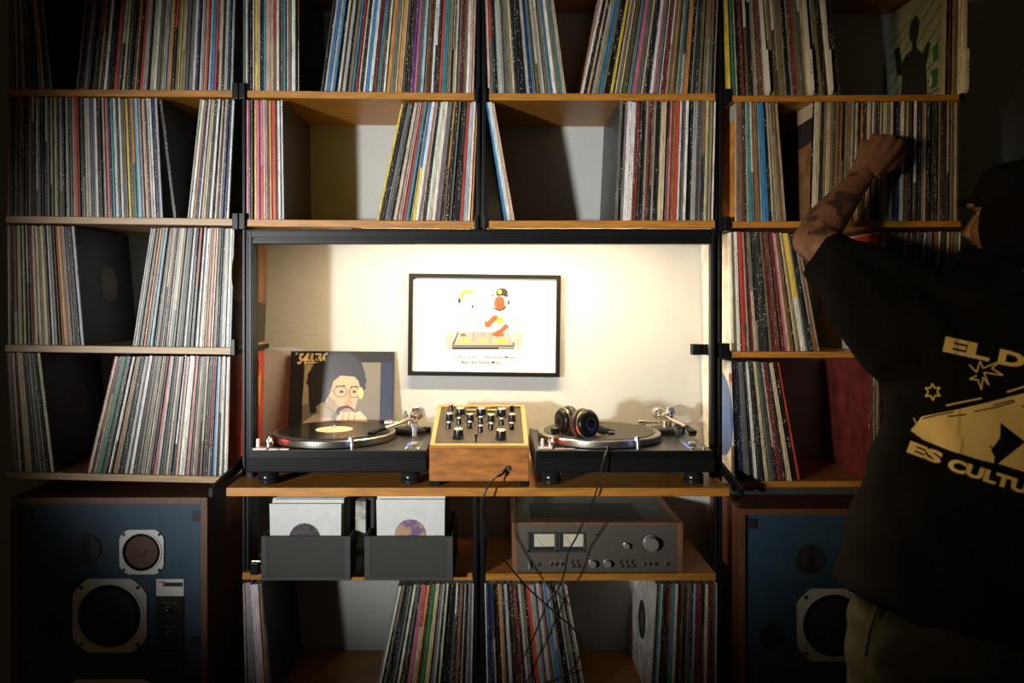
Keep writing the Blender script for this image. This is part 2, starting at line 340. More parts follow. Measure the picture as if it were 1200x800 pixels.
STACKS = [
 # key, shelf, bottom px left/right, top px left/right, phrase, tokens, (left face, right face)
 ('S1a', 'L1', 9, 61, 9, 46, 'in the top left corner stack', 'h20 k20 h20 k15 c25 k15 c40 k20 h30 d60 g15 c55 k20 d30 g20', ('k', 'k')),
 ('S1b', 'L1', 89, 272, 103.5, 276, "in the left bay's top shelf stack", 'n20 d35 g30 h15 d50 h20 u25 c20 u30 w30 k60 r35 g15 n15 k25 c25 h20 d60 o20 k30 r35 s50 i10 c30 w35 k12 h40 s55 o25 k60 y20 h60 g65 w30 i25 w20 g25 a20 r25 l25 b30 r25 d15 c30 k25 s35 i20 s25', ('n', 's')),
 ('S2a', 'A1', 284, 350, 284, 350, "in the second bay's upright top stack", 'g28 w18 k50 w15 y28 s22 k24 t30 a40 c30 n20 w30 k10 h25 t25 a20 g30 w38 k14 c16', ('g', 'd')),
 ('S2b', 'A1', 375.5, 555.5, 395, 559, "in the second bay's slanted top stack", 'd35 s20 b30 s30 b20 k20 c25 u20 s35 k20 h30 t20 i20 r15 c25 k30 w20 b35 w35 m35 t20 g45 w20 o40 k45 c20 o30 c35 k25 u35 v30 p30 g35 l30 n65 w25 d45 r30 t45 h20 c20 k15 c40 g30 m35 h25 w30 a45', ('d', 's')),
 ('S3a', 'B1', 572, 664, 568, 645, "in the third bay's left-tilted top stack", 'a25 g30 d20 k20 s45 g60 h30 c25 d45 k40 g20 s30 i20 b20 h60 g20 c20 g50 t20 w40 h30 t20 c40', ('a', 'c')),
 ('S3b', 'B1', 681, 838, 711, 843, "in the third bay's right-tilted top stack", 'w25 u35 a20 u20 s30 o20 b20 t25 g30 k50 y30 k15 c20 h25 c20 h70 t20 p50 g40 c30 d60 w30 p20 g30 w25 m45 c20 n60 h40 t20 c20 n20 o30 k30 g20 d50 h90 g35 k20 n15', ('a', 'n')),
 ('S4a', 'R1', 854, 986, 849, 971, "in the right bay's leaning top stack", 'y24 e50 c10 k30 u15 m40 h25 d40 n20 h50 m25 s14 w30 k15 h50 n25 h55 c25 k25 d40 m30 n25 g35 h30 c30 w24 u65 h30 u45 c12 w26 u85', ('y', 'd')),
 ('S4b', 'R1', 1106, 1131, 1109, 1132, "at the top right shelf's right end", 'c12 k20 n50 h15 c15 w45', ('c', 'w')),
 ('S5a', 'L2', 7, 191, 8, 184, "in the left bay's long second-row stack", 'n30 d50 h20 n35 u65 n30 u60 h25 d135 c25 u35 h25 u25 s30 g40 h25 r35 n15 d50 c25 s30 g45 w25 k55 c20 p30 k25 t25 w30 d25 w25 g40 y25 k35 o>e25 t20 l30 g25 a35 k25 s25 w20 i40 s25', ('n', 's')),
 ('S5x', 'L2', 203, 207, 186, 190, 'leaning alone on the second left shelf', 'd4', ('k', 'd')),
 ('S5b', 'L2', 219, 267.5, 234, 274, "in the second left shelf's short tilted stack", 's20 w30 o20 i35 w20 c45 k30 d15 w25 i10 c25 k25 c20 i50 w25', ('s', 'h')),
 ('S6a', 'A2', 288, 333, 288, 331, "in the pink and red stack", 'p27 d45 y27 p40 p>r37 a38 g20 o25 r40 n22 w25 i10 w20', ('p', 'u')),
 ('S6b', 'A2', 441, 554, 471, 560, 'in the tilted stack above the picture', 'y25 k50 g30 g45 k20 c35 g10 a40 k10 r25 t35 k15 c15 b>y32 w35 d25 a15 k35 w30 c25 w40 p15 g35 k25 o>n20 k50 d40 k45 u15 r30 l20 s25 w30 o25', ('y', 'o')),
 ('S7a', 'B2', 591.4, 603.7, 569.5, 578.5, "of three leaning beside the centre post", 'b15 w26 a20', ('b', 'a')),
 ('S7b', 'B2', 720.6, 836, 727, 839.5, 'in the upright stack above the right turntable', 'g30 k20 d25 w40 w40 m35 d30 k30 g20 r15 d40 g20 k30 c20 c45 m15 g20 p20 n40 r25 w25 g35 w25 k45 s45 g25 g20 d30 c25 h50 w15', ('d', 'w')),
 ('S8a', 'R2', 862, 922, 862, 911, "in the second right shelf's left stack", 'c8 g20 n25 d15 c12 t20 g25 n20 c15 b35 k20 c14 h35 n32', ('o', 'n')),
 ('S8b', 'R2', 949, 1124, 953, 1125, 'in the long stack behind the raised hand', 'k14 c40 d18 h30 c25 h35 n40 h38 n20 g30 c35 o18 d25 c22 g40 d25 h25 c25 g35 d30 i25 w20 n35 u30 h20 d50 c20 u35 d35 u50 d50 c20 c25', ('n', 'd')),
 ('S9a', 'L3', 9, 98, 8, 86, "in the left bay's cream and brown stack", 'c25 u35 c25 u20 c30 c35 k25 h15 m45 c25 c30 g30 y20 c20 g20 w20 g55 n35 o30 n60 d30 k40 s30', ('c', 'd')),
 ('S9b', 'L3', 154, 270, 176, 274, "in the left bay's tilted third-row stack", 's50 g15 h30 v10 o20 g20 l35 d35 g40 d20 a15 g40 s25 g25 c20 g30 g50 w20 i15 g55 s25 w55 c15 n25 n15 a40 g50 d25 s40 w30 s20', ('s', 'n')),
 ('S10a', 'R3', 861, 961, 858, 935, 'in the third-row stack beside the lit niche', 'h20 w20 d10 r20 g25 m30 c20 d70 h20 m35 h15 m25 p25 a15 n25 k10 c30 y>w30 g30 k20 n35', ('w', 'n')),
 ('S10b', 'R3', 1012, 1122, 1031, 1126, 'in the stack above the black sleeve', 'r20 n20 c15 c25 u30 n25 d20 h20 d35 n35 c30 u30 n20 u50 g40 c20 g50 u30 n70 u25 c35 u20 n25 g55', ('w', 'd')),
 ('S11a', 'L4', 14, 63, 7, 46, "in the fourth left shelf's left end stack", 'h30 u25 c30 u35 c65 d110 c10 u50 c30', ('h', 'd')),
 ('S11b', 'L4', 100, 267, 134, 270, 'in the tilted stack above the left speaker', 'm20 c25 u20 n20 g20 e35 d15 g25 k15 w20 n20 n30 c15 d55 k10 s30 d20 w30 u40 h20 g30 n20 w15 d15 n20 i20 w10 r22 s28 g50 c25 k10 s20 d40 a25 w30 w30 p25 g35 a20 g30 k15 n25 d55 s15 d20 b25 s20 k20 w25 g15 w25 c20', ('m', 'r')),
 ('S12a', 'R4', 862, 939, 858, 913, "in the fourth-row stack right of the niche", 'k30 i25 g35 d25 w20 d45 c20 g35 d25 m30 d25 c25 k30 r25', ('w', 'r')),
 ('S12b', 'R4', 1019, 1034, 1019, 1034, 'standing behind the hanging shirt', 'm5 d5 n5', ('m', 'd')),
 ('S13a', 'A6', 287, 320, 284, 307, 'in the bottom left stack under the bins', 'c12 k3 s40 k5 w40 o14 k10 g10', ('c', 'k')),
 ('S13b', 'A6', 437, 553, 467, 555.5, 'in the tilted bottom stack under the right bin', 'k15 w20 k65 d35 k15 w20 u15 n20 k20 p35 s20 o20 d25 e25 y15 c25 k30 s20 k20 c15 k60 g30 d20 n25 k15 s15 k15 s20 s40', ('k', 's')),
 ('S14a', 'B6', 571, 689, 568, 664, 'in the bottom stack under the amplifier meters', 'w10 i50 g15 k40 o20 d30 s30 u55 m25 d20 s20 h25 k25 r30 s45 k10 s30 n20 g20 b25 g35 k40 c15 g40 k35 c15', ('w', 'c')),
 ('S14b', 'B6', 761, 840, 769, 841, 'in the bottom right stack under the amplifier', 'c15 d15 t15 c15 d75 t25 c25 u60 u30 g20 d20 l15 m45 g30 c25 m45 g15 w15', ('w', 'w')),
]
def shelf_z(key, px):
    x0, x1, y0, y1 = SHELF[key]
    return PZ(y0 + (y1 - y0) * (px - x0) / (x1 - x0))
def jit(c, a=0.12):
    f = 1 + random.uniform(-a, a); return tuple(max(0.004, min(0.85, v * f * (1 + random.uniform(-0.05, 0.05)))) for v in c)
RECS = []
for key, sh, b0, b1, t0, t1, phrase, toks, faces in STACKS:
    segs = []
    for tk in toks.split():
        i = 0
        while i < len(tk) and not tk[i].isdigit(): i += 1
        cc = tk[:i].split('>'); segs.append((cc, float(tk[i:])))
    tot = sum(s[1] for s in segs); wpx = b1 - b0; recs = []
    for cc, wd in segs:
        pxw = wd / tot * wpx
        n = max(1, int(round(pxw / 2.5))) if pxw > 4.2 else 1
        if key in ('S13a',) or (cc[0] in ('w', 's', 'r', 'y', 'p', 'o', 'b') and pxw < 6): n = 1
        parts = [random.uniform(0.75, 1.25) for _ in range(n)]; sp_ = sum(parts)
        for p in parts: recs.append([cc[0], cc[1] if len(cc) > 1 else None, pxw * p / sp_])
    x = 0.0
    for i, (c1, c2, pw) in enumerate(recs):
        s0 = x / wpx; s1 = (x + pw) / wpx; sm = (s0 + s1) / 2; x += pw
        xb = b0 + (b1 - b0) * sm; xt = t0 + (t1 - t0) * sm
        lean = math.atan2((xt - xb), 140.0)
        RECS.append(dict(stack=key, phrase=phrase, i=i, n=len(recs), c=c1, c2=c2, px=pw, xb=xb, lean=lean, shelf=sh,
                         th=pw / FPX * D0 * math.cos(lean) * 0.965, left=recs[i - 1][0] if i else None, right=recs[i + 1][0] if i < len(recs) - 1 else None,
                         lface=faces[0] if i == 0 else None, rface=faces[1] if i == len(recs) - 1 else None))
for r in RECS:
    hgt = {'L1': 105, 'A1': 108, 'B1': 109, 'R1': 111, 'A6': 118, 'B6': 118}.get(r['shelf'], 140)
    if r['stack'] == 'S10b': hgt = 60
    if r['stack'] == 'S12b': hgt = 90
    bonus = 0
    if (r['lface'] and r['xb'] > CX) or (r['rface'] and r['xb'] < CX): bonus = 30
    if r['stack'] in ('S5x', 'S7a'): bonus += 20
    r['area'] = (r['px'] + bonus) * hgt
    X = PX(r['xb']); r['pos'] = (X, 0.0, shelf_z(r['shelf'], r['xb']) + 0.0006)
    r['y'] = random.uniform(-0.001, 0.007); r['h'] = H + random.uniform(-0.0015, 0.0015)
    if r['c'] == 'w' and random.random() < 0.3: r['y'] -= 0.002
ORDER = sorted(range(len(RECS)), key=lambda k: -RECS[k]['area'])
SINGLE = set(ORDER[:300])

def rec_frame(r):
    t = r['th'] * 1.0; a = r['lean']; ca, sa = math.cos(a), math.sin(a); lift = abs(sa) * t / 2
    def T(u, y, z):  # u: -t/2..t/2
        return Vector((u * ca + z * sa, r['y'] + y, -u * sa + z * ca + lift))
    return T
def rec_geom(r):
    T = rec_frame(r); t = r['th']; c1 = jit(PAL[r['c']]); dd = 0.315
    q_ = random.random()
    if r['px'] < 3.6 and r['c'] in 'gshcnduk':   # neighbours of one kind still differ in shade
        if q_ < 0.22: c1 = tuple(a * .72 + b * .28 for a, b in zip(c1, (.72, .66, .52)))
        elif q_ < 0.42: c1 = tuple(v * .45 for v in c1)
    base = random.random()
    c2 = jit(PAL[r['c2']]) if r['c2'] else None
    split = 0.45 if r['c2'] else random.uniform(0.2, 0.8)
    if c2 is None:
        if random.random() < 0.16 and r['px'] < 4.5 and r['stack'] != 'S7a' and r['c'] in 'kdgshcnu' and not r['lface']: c2 = jit(PAL[random.choice('kgwcnrds')], 0.2)
        else: c2 = tuple(min(.85, v * random.uniform(0.9, 1.1)) for v in c1)
    ch = min(0.0011, t * 0.25)
    prof = [(-t / 2, ch * 1.6), (-t / 2 + ch, 0), (t / 2 - ch, 0), (t / 2, ch * 1.6), (t / 2, dd), (-t / 2, dd)]
    if r['c2']: zs = [0, split * r['h'], r['h']]; cols = [c2, c1]
    else: zs = [0, split * r['h'], r['h']]; cols = [c1, c2]
    V = [T(u, y, z) for z in zs for (u, y) in prof]; F = []; K = []
    lf = PAL[r['lface']] if r['lface'] else tuple(v * 0.8 for v in c1); rf = PAL[r['rface']] if r['rface'] else tuple(v * 0.8 for v in c1)
    for L_ in range(2):
        o = L_ * 6
        for k in range(6):
            k2 = (k + 1) % 6; F.append((o + k, o + k2, o + 6 + k2, o + 6 + k))
            if k in (0, 1, 2): K.append((*cols[L_], 1.0))
            elif k == 3: K.append((*rf, 0.0))
            elif k == 5: K.append((*lf, 0.0))
            else: K.append((*c1, 0.0))
    F.append((5, 4, 3, 2, 1, 0)); K.append((*c1, 0)); F.append((12, 13, 14, 15, 16, 17)); K.append((.35, .33, .28, 0))
    return V, F, K
def rec_mesh(name, V, F, K):
    me = bpy.data.meshes.new(name); me.from_pydata([tuple(v) for v in V], [], F)
    ca = me.color_attributes.new('col', 'FLOAT_COLOR', 'CORNER'); li = 0
    buf = []
    for f, k in zip(F, K): buf.extend(list(k) * len(f))
    ca.data.foreach_set('color', buf); me.materials.append(SLEEVE); return me
SPECIAL = {}
ORD = ['first', 'second', 'third', 'fourth', 'fifth', 'sixth', 'seventh', 'eighth', 'ninth', 'tenth', 'eleventh', 'twelfth', 'thirteenth', 'fourteenth', 'fifteenth']
def ordinal(n):
    if n <= 15: return ORD[n - 1]
    tens = {1: 'ten', 2: 'twenty', 3: 'thirty', 4: 'forty', 5: 'fifty', 6: 'sixty'}
    teen = {16: 'sixteenth', 17: 'seventeenth', 18: 'eighteenth', 19: 'nineteenth'}
    if n in teen: return teen[n]
    if n % 10 == 0: return {20: 'twentieth', 30: 'thirtieth', 40: 'fortieth', 50: 'fiftieth', 60: 'sixtieth'}[n]
    return tens[n // 10] + '-' + ORD[n % 10 - 1]
def rec_label(r, extra=''):
    c = CNAME[r['c']]; l, q = r['left'], r['right']
    if l is None and q is None: return f"{c} record sleeve {r['phrase']}"
    if l is None: return f"{c} record, the leftmost {r['phrase']}"
    if q is None: return f"{c} record, the rightmost {r['phrase']}"
    if CNAME[l] == CNAME[q]: s = f"{c} spine between two {CNAME[l]} ones" if l != r['c'] else f"{c} spine amid {c} ones"
    else: s = f"{c} spine between {CNAME[l]} and {CNAME[q]}"
    return f"{s} {r['phrase']}"
from collections import Counter
cnt = Counter(rec_label(RECS[k]) for k in range(len(RECS)))
SV, SF, SK = [], [], []
usedlab = set()
for k, r in enumerate(RECS):
    V, F, K = rec_geom(r)
    if k in SINGLE:
        me = rec_mesh('record_sleeve', V, F, K)
        o = link('record_sleeve', me, None, None, r['pos'])
        lab = rec_label(r)
        if cnt[lab] > 1:
            fromleft = r['i'] + 1 <= r['n'] - r['i']
            nn = r['i'] + 1 if fromleft else r['n'] - r['i']
            lab = f"{CNAME[r['c']]} spine, {ordinal(nn)} from the {'left' if fromleft else 'right'}, {r['phrase']}"
        tag(o, lab, 'record', 'record sleeves on the shelves'); SPECIAL[(r['stack'], r['i'])] = (o, r)
        if r['i'] == r['n'] - 1: SPECIAL[(r['stack'], -1)] = (o, r)
    else:
        b = len(SV); p = Vector(r['pos'])
        SV += [p + v for v in V]; SF += [tuple(i + b for i in f) for f in F]; SK += K
tag(link('record_sleeves', rec_mesh('record_sleeves', SV, SF, SK)), 'thin record sleeves packed between the wider ones on all shelves', 'records', None, 'stuff')

# printed covers on the sleeves that show a face
def face_disc(st, idx, side, y, z, r, m, name='disc_label', hole=None, lab=None):
    if (st, idx) not in SPECIAL: return
    o, rr = SPECIAL[(st, idx)]; T = rec_frame(rr); u = rr['th'] / 2 * side; bm = nb(); off = 0.0006 * side
    pts = [T(u + off * 0.2, y + r * math.cos(2 * PI * k / 40), z + r * math.sin(2 * PI * k / 40)) for k in range(40)]
    n = T(side, 0, 0) - T(0, 0, 0)
    prism(bm, pts, n, 0.0006); q = obj(name, bm, m, o)
    if lab: q['label'] = lab
    return q
def face_poly(st, idx, side, yz, m, name='cover_print', h=0.0006):
    if (st, idx) not in SPECIAL: return
    o, rr = SPECIAL[(st, idx)]; T = rec_frame(rr); u = rr['th'] / 2 * side; bm = nb()
    pts = [T(u, y, z) for y, z in yz]
    prism(bm, pts, T(side, 0, 0) - T(0, 0, 0), h); return obj(name, bm, m, o)
LBL = mat('greyish_label', (0.16, 0.145, 0.10), 0.6, var=0.2, scale=60)
face_disc('S9a', -1, 1, 0.165, 0.165, 0.05, LBL)
face_disc('S11a', -1, 1, 0.17, 0.17, 0.05, mat('dim_label', (0.12, 0.115, 0.085), 0.6))
face_disc('S14b', 0, -1, 0.15, 0.16, 0.052, mat('dark_label', (0.03, 0.03, 0.03), 0.6)); face_disc('S14b', 0, -1, 0.15, 0.16, 0.02, flat('mid_label', (0.3, 0.3, 0.28)))
face_disc('S12a', 0, -1, 0.12, 0.165, 0.118, mat('blue_disc', (0.10, 0.17, 0.42), 0.5)); face_poly('S12a', 0, -1, [(0.0, 0.26), (0.02, 0.26), (0.03, 0.28), (0.0, 0.285)], flat('red_patch', (0.6, 0.12, 0.08)))
face_disc('S9b', -1, 1, 0.06, 0.20, 0.075, mat('ochre_disc', (0.45, 0.26, 0.08), 0.6)); face_poly('S9b', -1, 1, [(0.0, 0.0), (0.31, 0.0), (0.31, 0.115), (0.0, 0.125)], flat('dark_band', (0.05, 0.045, 0.035)))
# red sleeve seen through the niche
face_poly('S11b', -1, 1, [(0.13, 0.02), (0.2, 0.02), (0.24, 0.16), (0.26, 0.285), (0.2, 0.285), (0.17, 0.2)], flat('cover_black', (0.03, 0.02, 0.02)))
face_poly('S11b', -1, 1, [(0.215, 0.15), (0.275, 0.15), (0.285, 0.245), (0.22, 0.235)], flat('cover_orange', (0.6, 0.28, 0.08)), h=0.0009)
# orange cover with a white corner, black band cover, white cover with red edge
face_poly('S8a', 0, -1, [(0.0, 0.275), (0.06, 0.27), (0.06, 0.312), (0.0, 0.312)], flat('pale_corner', (0.4, 0.38, 0.32)))
face_poly('S8b', 0, -1, [(0.0, 0.21), (0.31, 0.19), (0.31, 0.265), (0.0, 0.275)], flat('cover_black', (0.03, 0.02, 0.02)))
face_poly('S8b', 0, -1, [(0.0, 0.275), (0.31, 0.265), (0.31, 0.314), (0.0, 0.314)], flat('cover_buff', (0.5, 0.4, 0.27)), h=0.0004)
face_poly('S10b', 0, -1, [(0.0, 0.29), (0.31, 0.29), (0.31, 0.314), (0.0, 0.314)], flat('cover_red', (0.45, 0.05, 0.05)))
# striped cover with a dark standing figure (top right shelf)
COV = mat('pale_green_cover', (0.34, 0.36, 0.24), 0.6, var=0.12, scale=30)
face_poly('S4b', 0, -1, [(0.012, 0.004), (0.31, 0.004), (0.31, 0.312), (0.012, 0.312)], COV, h=0.0004)
for i in range(9):
    z0 = 0.02 + i * 0.045
    yz = [(0.02, z0), (0.30, max(0.008, z0 - 0.16)), (0.30, max(0.010, z0 - 0.157)), (0.02, z0 + 0.003)]
    yz = [(y, min(z, 0.31)) for y, z in yz]
    face_poly('S4b', 0, -1, yz, flat('cover_black', (0.03, 0.02, 0.02)), name='stripe', h=0.0007)
face_poly('S4b', 0, -1, [(0.08, 0.006), (0.23, 0.006), (0.22, 0.11), (0.25, 0.12), (0.27, 0.2), (0.24, 0.2), (0.225, 0.15), (0.2, 0.165), (0.17, 0.17), (0.165, 0.185), (0.185, 0.21), (0.18, 0.25), (0.15, 0.262), (0.13, 0.24), (0.135, 0.2),
                            (0.145, 0.185), (0.14, 0.165), (0.11, 0.14), (0.085, 0.165), (0.07, 0.16), (0.09, 0.1)], flat('cover_figure', (0.025, 0.025, 0.022)), name='figure', h=0.001)
face_poly('S4b', 0, -1, [(0.03, 0.10), (0.055, 0.10), (0.055, 0.145), (0.03, 0.145)], flat('cover_green', (0.04, 0.16, 0.05)), h=0.001)
face_poly('S4b', 0, -1, [(0.03, 0.03), (0.065, 0.03), (0.065, 0.08), (0.03, 0.08)], flat('cover_green', (0.04, 0.16, 0.05)), h=0.001)
face_poly('S4b', 0, -1, [(0.058, 0.04), (0.07, 0.04), (0.07, 0.065), (0.058, 0.065)], flat('cover_cream', (0.6, 0.58, 0.35)), h=0.0014)

# white divider cards with a handwritten tab between the records of the right bay
DIV = mat('divider_card', (0.74, 0.69, 0.55), 0.5)
def divider(px_b, px_t, wpx, letters, label):
    a = math.atan2(px_t - px_b, 140); X = PX(px_b); z0 = shelf_z('R1', px_b) + 0.0008; t = wpx / FPX * D0
    o = thing('divider_card', label, 'divider', (X, 0, z0), 'divider cards between the records')
    ca, sa = math.cos(a), math.sin(a)
    def T(u, y, z): return Vector((u * ca + z * sa, y, -u * sa + z * ca))
    bm = nb()
    prof = [(0.0, 0.0), (-0.012, 0.012), (-0.014, 0.116), (-0.002, 0.118), (-0.002, 0.312), (0.26, 0.312), (0.26, 0.0)]
    prism(bm, [T(-t / 2, y, z) for y, z in prof], T(1, 0, 0), t); obj('card', bm, DIV, o)
    if letters:
        bm = nb()
        for k in range(7):   # illegible handwriting: short pen strokes
            z = 0.088 - k * 0.0058; sg = 1 if k % 2 else -1
            pts = [T(-t * .22, -.0149, z), T(t * .22, -.0149, z - .003 * sg), T(t * .22, -.0149, z - .003 * sg - .0012), T(-t * .22, -.0149, z - .0012)]
            prism(bm, pts, (0, -1, 0), .0003)
        obj('pen_strokes', bm, INK, o)['kind'] = 'stuff'
    return o
divider(899.5, 889, 4.2, False, 'white divider card, the leftmost in the top right stack')
divider(950.5, 940, 4.6, True, 'white divider card with dark lettering in the top right stack')
divider(973.5, 963, 3.2, False, 'narrow white divider card, the rightmost in the leaning top right stack')
divider(1130, 1131, 4.4, True, 'white divider card at the right end of the top right shelf')

# ------------------------------------------------------------------ turntables
def turntable(label, X0, arm, rec):
    """origin: left front corner on the desk"""
    Y0 = -0.109; W, D = 0.453, 0.353
    o = thing('turntable', label, 'turntable', (X0, Y0, ZD), 'the two black turntables on the desk')
    bm = nb(); bx(bm, 0, W, 0, D, 0.034, 0.072, 0.004); obj('rubber_base', bm, RUB, o)
    bm = nb(); bx(bm, 0.002, W - 0.002, 0.0, D - 0.002, 0.068, 0.088, 0.003); obj('plinth', bm, BLK2, o)
    bm = nb(); bx(bm, 0.005, W - 0.005, 0.003, D - 0.005, 0.0875, 0.0895, 0.0008); obj('top_plate', bm, PLATE, o)
    for fx, fy in ((0.045, 0.04), (W - 0.045, 0.04), (0.045, D - 0.04), (W - 0.045, D - 0.04)):
        bm = nb(); lathe(bm, [(0.022, 0.0), (0.026, 0.003), (0.026, 0.012), (0.024, 0.013), (0.026, 0.015), (0.026, 0.022), (0.02, 0.03), (0.016, 0.036)], (fx, fy, 0), seg=28)
        obj('foot', bm, mat('foot_black', (0.02, 0.02, 0.02), 0.2, 0.3), o, smooth=True)
    pc = (0.185, 0.178)
    bm = nb(); lathe(bm, [(0.16, 0.0915), (0.1655, 0.093), (0.166, 0.098), (0.1655, 0.108), (0.163, 0.1105), (0.155, 0.1105)], (*pc, 0), seg=96); pl = obj('platter', bm, mat('platter_alloy', (0.42, 0.39, 0.34), 0.3, 1.0), o, smooth=True)
    bm = nb()   # four rows of strobe dots round the rim
    for row, (zz, nn, hh) in enumerate(((0.0955, 150, 0.0022), (0.0985, 146, 0.0016), (0.1015, 142, 0.0016), (0.1048, 138, 0.0022))):
        for k in range(nn):
            a = 2 * PI * k / nn
            if math.sin(a) > 0.25: continue
            M = Matrix.Translation((pc[0] + 0.1659 * math.cos(a), pc[1] + 0.1659 * math.sin(a), zz)) @ Matrix.Rotation(a, 4, 'Z')
            r_ = bmesh.ops.create_cube(bm, size=1.0)
            for v in r_['verts']: v.co = M @ Vector((v.co.x * 0.0012, v.co.y * 0.0042, v.co.z * hh))
    d = obj('strobe_dots', bm, mat('strobe_dot', (0.06, 0.055, 0.045), 0.4), pl); d['kind'] = 'stuff'
    bm = nb(); cyl(bm, (*pc, 0.1105), 0.15, 0.002, seg=72); obj('slipmat', bm, FELT, o)
    bm = nb(); lathe(bm, [(0.0036, 0.11), (0.0036, 0.124), (0.0, 0.127)], (*pc, 0), seg=14); obj('spindle', bm, SIL, o)
    # start button, speed buttons, strobe housing, target light
    bm = nb(); bx(bm, 0.012, 0.047, 0.01, 0.04, 0.089, 0.093, 0.001); obj('start_button', bm, mat('button_grey', (0.42, 0.41, 0.39), 0.35, 0.6), o)
    for k in range(2):
        bm = nb(); bx(bm, 0.054 + k * 0.026, 0.077 + k * 0.026, 0.01, 0.022, 0.089, 0.092, 0.0008); obj('speed_button', bm, mat('button_grey', (0.42, 0.41, 0.39), 0.35, 0.6), o)
    bm = nb(); lathe(bm, [(0.0105, 0.089), (0.0105, 0.104), (0.009, 0.105)], (0.045, 0.048, 0)); obj('strobe_housing', bm, SIL, o, smooth=True)
    bm = nb(); cyl(bm, (0.022, 0.024, 0.093), 0.004, 0.022, seg=16, bev=0.001); obj('power_knob', bm, WHT, o, smooth=True)
    bm = nb(); lathe(bm, [(0.0055, 0.104), (0.0055, 0.113), (0.003, 0.116)], (0.042, 0.045, 0), seg=16); sh_ = obj('strobe_post', bm, GOLD, o, smooth=True)
    bm = nb(); bx(bm, 0.0475, 0.0495, 0.040, 0.052, 0.1045, 0.111); obj('strobe_lamp', bm, mat('red_lamp', (0.5, 0.02, 0.02), 0.5, emit=(1, 0.03, 0.03), estr=90), sh_)
    bm = nb(); lathe(bm, [(0.0045, 0.089), (0.0045, 0.121), (0.003, 0.123)], (0.262, 0.014, 0), seg=16); tl = obj('target_light', bm, SIL, o, smooth=True)
    bm = nb(); bx(bm, 0.2555, 0.2578, 0.011, 0.017, 0.112, 0.119); obj('target_lamp', bm, mat('blue_lamp', (0.02, 0.05, 0.5), 0.5, emit=(0.03, 0.18, 1.0), estr=90), tl)
    bm = nb(); lathe(bm, [(0.017, 0.089), (0.017, 0.092), (0.015, 0.0935), (0.012, 0.0935), (0.0, 0.0935)], (0.03, D - 0.035, 0)); obj('adaptor_well', bm, SIL, o, smooth=True)
    # pitch fader
    bm = nb(); bx(bm, 0.392, 0.436, 0.02, 0.135, 0.0893, 0.0903, 0.0004); pf = obj('pitch_panel', bm, mat('pitch_panel', (0.10, 0.10, 0.098), 0.4, 0.6), o)
    bm = nb(); bx(bm, 0.411, 0.417, 0.028, 0.128, 0.0899, 0.0906); obj('pitch_slot', bm, INK, pf)
    bm = nb(); bx(bm, 0.405, 0.423, 0.068, 0.088, 0.0906, 0.097, 0.0015); obj('pitch_knob', bm, mat('pitch_knob', (0.6, 0.55, 0.45), 0.3, 0.8), pf)
    bm = nb(); bx(bm, 0.3965, 0.3985, 0.025, 0.1, 0.0902, 0.0908); obj('pitch_light', bm, mat('blue_strip', (0.02, 0.05, 0.5), 0.5, emit=(0.03, 0.15, 1.0), estr=4.0), pf)
    for fx in (0.399, 0.429):
        bm = nb(); lathe(bm, [(0.005, 0.0893), (0.005, 0.0935), (0.003, 0.095)], (fx, 0.016, 0), seg=14); obj('screw_cap', bm, GOLD, o, smooth=True)
    # tonearm
    pv = Vector((0.383, 0.262, 0.0))
    bm = nb(); lathe(bm, [(0.046, 0.0895), (0.046, 0.094), (0.042, 0.099), (0.036, 0.1), (0.036, 0.105), (0.03, 0.108), (0.018, 0.109)], pv, seg=40); base = obj('tonearm_base', bm, DGR, o, smooth=True)
    bm = nb(); ring(bm, pv + Vector((0, 0, 0.097)), 0.0475, 0.044, 0.006); obj('height_ring', bm, mat('ring_black', (0.02, 0.02, 0.02), 0.3), base)
    bm = nb(); lathe(bm, [(0.012, 0.105), (0.012, 0.125), (0.008, 0.128)], pv, seg=20); obj('pivot_post', bm, GOLD, o, smooth=True)
    h = Vector(arm[-1]) - pv; h.z = 0; h.normalize(); s = Vector((-h.y, h.x, 0))
    bm = nb(); hexa(bm, [pv + s * 0.014 + h * -0.006 + Vector((0, 0, .122)), pv + s * 0.019 + h * -0.006 + Vector((0, 0, .122)), pv + s * 0.019 + h * 0.006 + Vector((0, 0, .122)), pv + s * 0.014 + h * 0.006 + Vector((0, 0, .122)),
                         pv + s * 0.014 + h * -0.006 + Vector((0, 0, .152)), pv + s * 0.019 + h * -0.006 + Vector((0, 0, .152)), pv + s * 0.019 + h * 0.006 + Vector((0, 0, .152)), pv + s * 0.014 + h * 0.006 + Vector((0, 0, .152))])
    hexa(bm, [pv - s * 0.019 + h * -0.006 + Vector((0, 0, .122)), pv - s * 0.014 + h * -0.006 + Vector((0, 0, .122)), pv - s * 0.014 + h * 0.006 + Vector((0, 0, .122)), pv - s * 0.019 + h * 0.006 + Vector((0, 0, .122)),
              pv - s * 0.019 + h * -0.006 + Vector((0, 0, .152)), pv - s * 0.014 + h * -0.006 + Vector((0, 0, .152)), pv - s * 0.014 + h * 0.006 + Vector((0, 0, .152)), pv - s * 0.019 + h * 0.006 + Vector((0, 0, .152))])
    bx(bm, pv.x - 0.012, pv.x + 0.012, pv.y - 0.006, pv.y + 0.006, 0.120, 0.125); obj('gimbal', bm, SIL, o)
    bm = nb(); cyl(bm, pv + s * -0.023 + Vector((0, 0, .138)), 0.004, 0.046, s, 14); cyl(bm, pv + h * -0.012 + Vector((0, 0, .139)), 0.009, 0.026, h, 20, 0.002); obj('bearing', bm, GOLD, o, smooth=True)
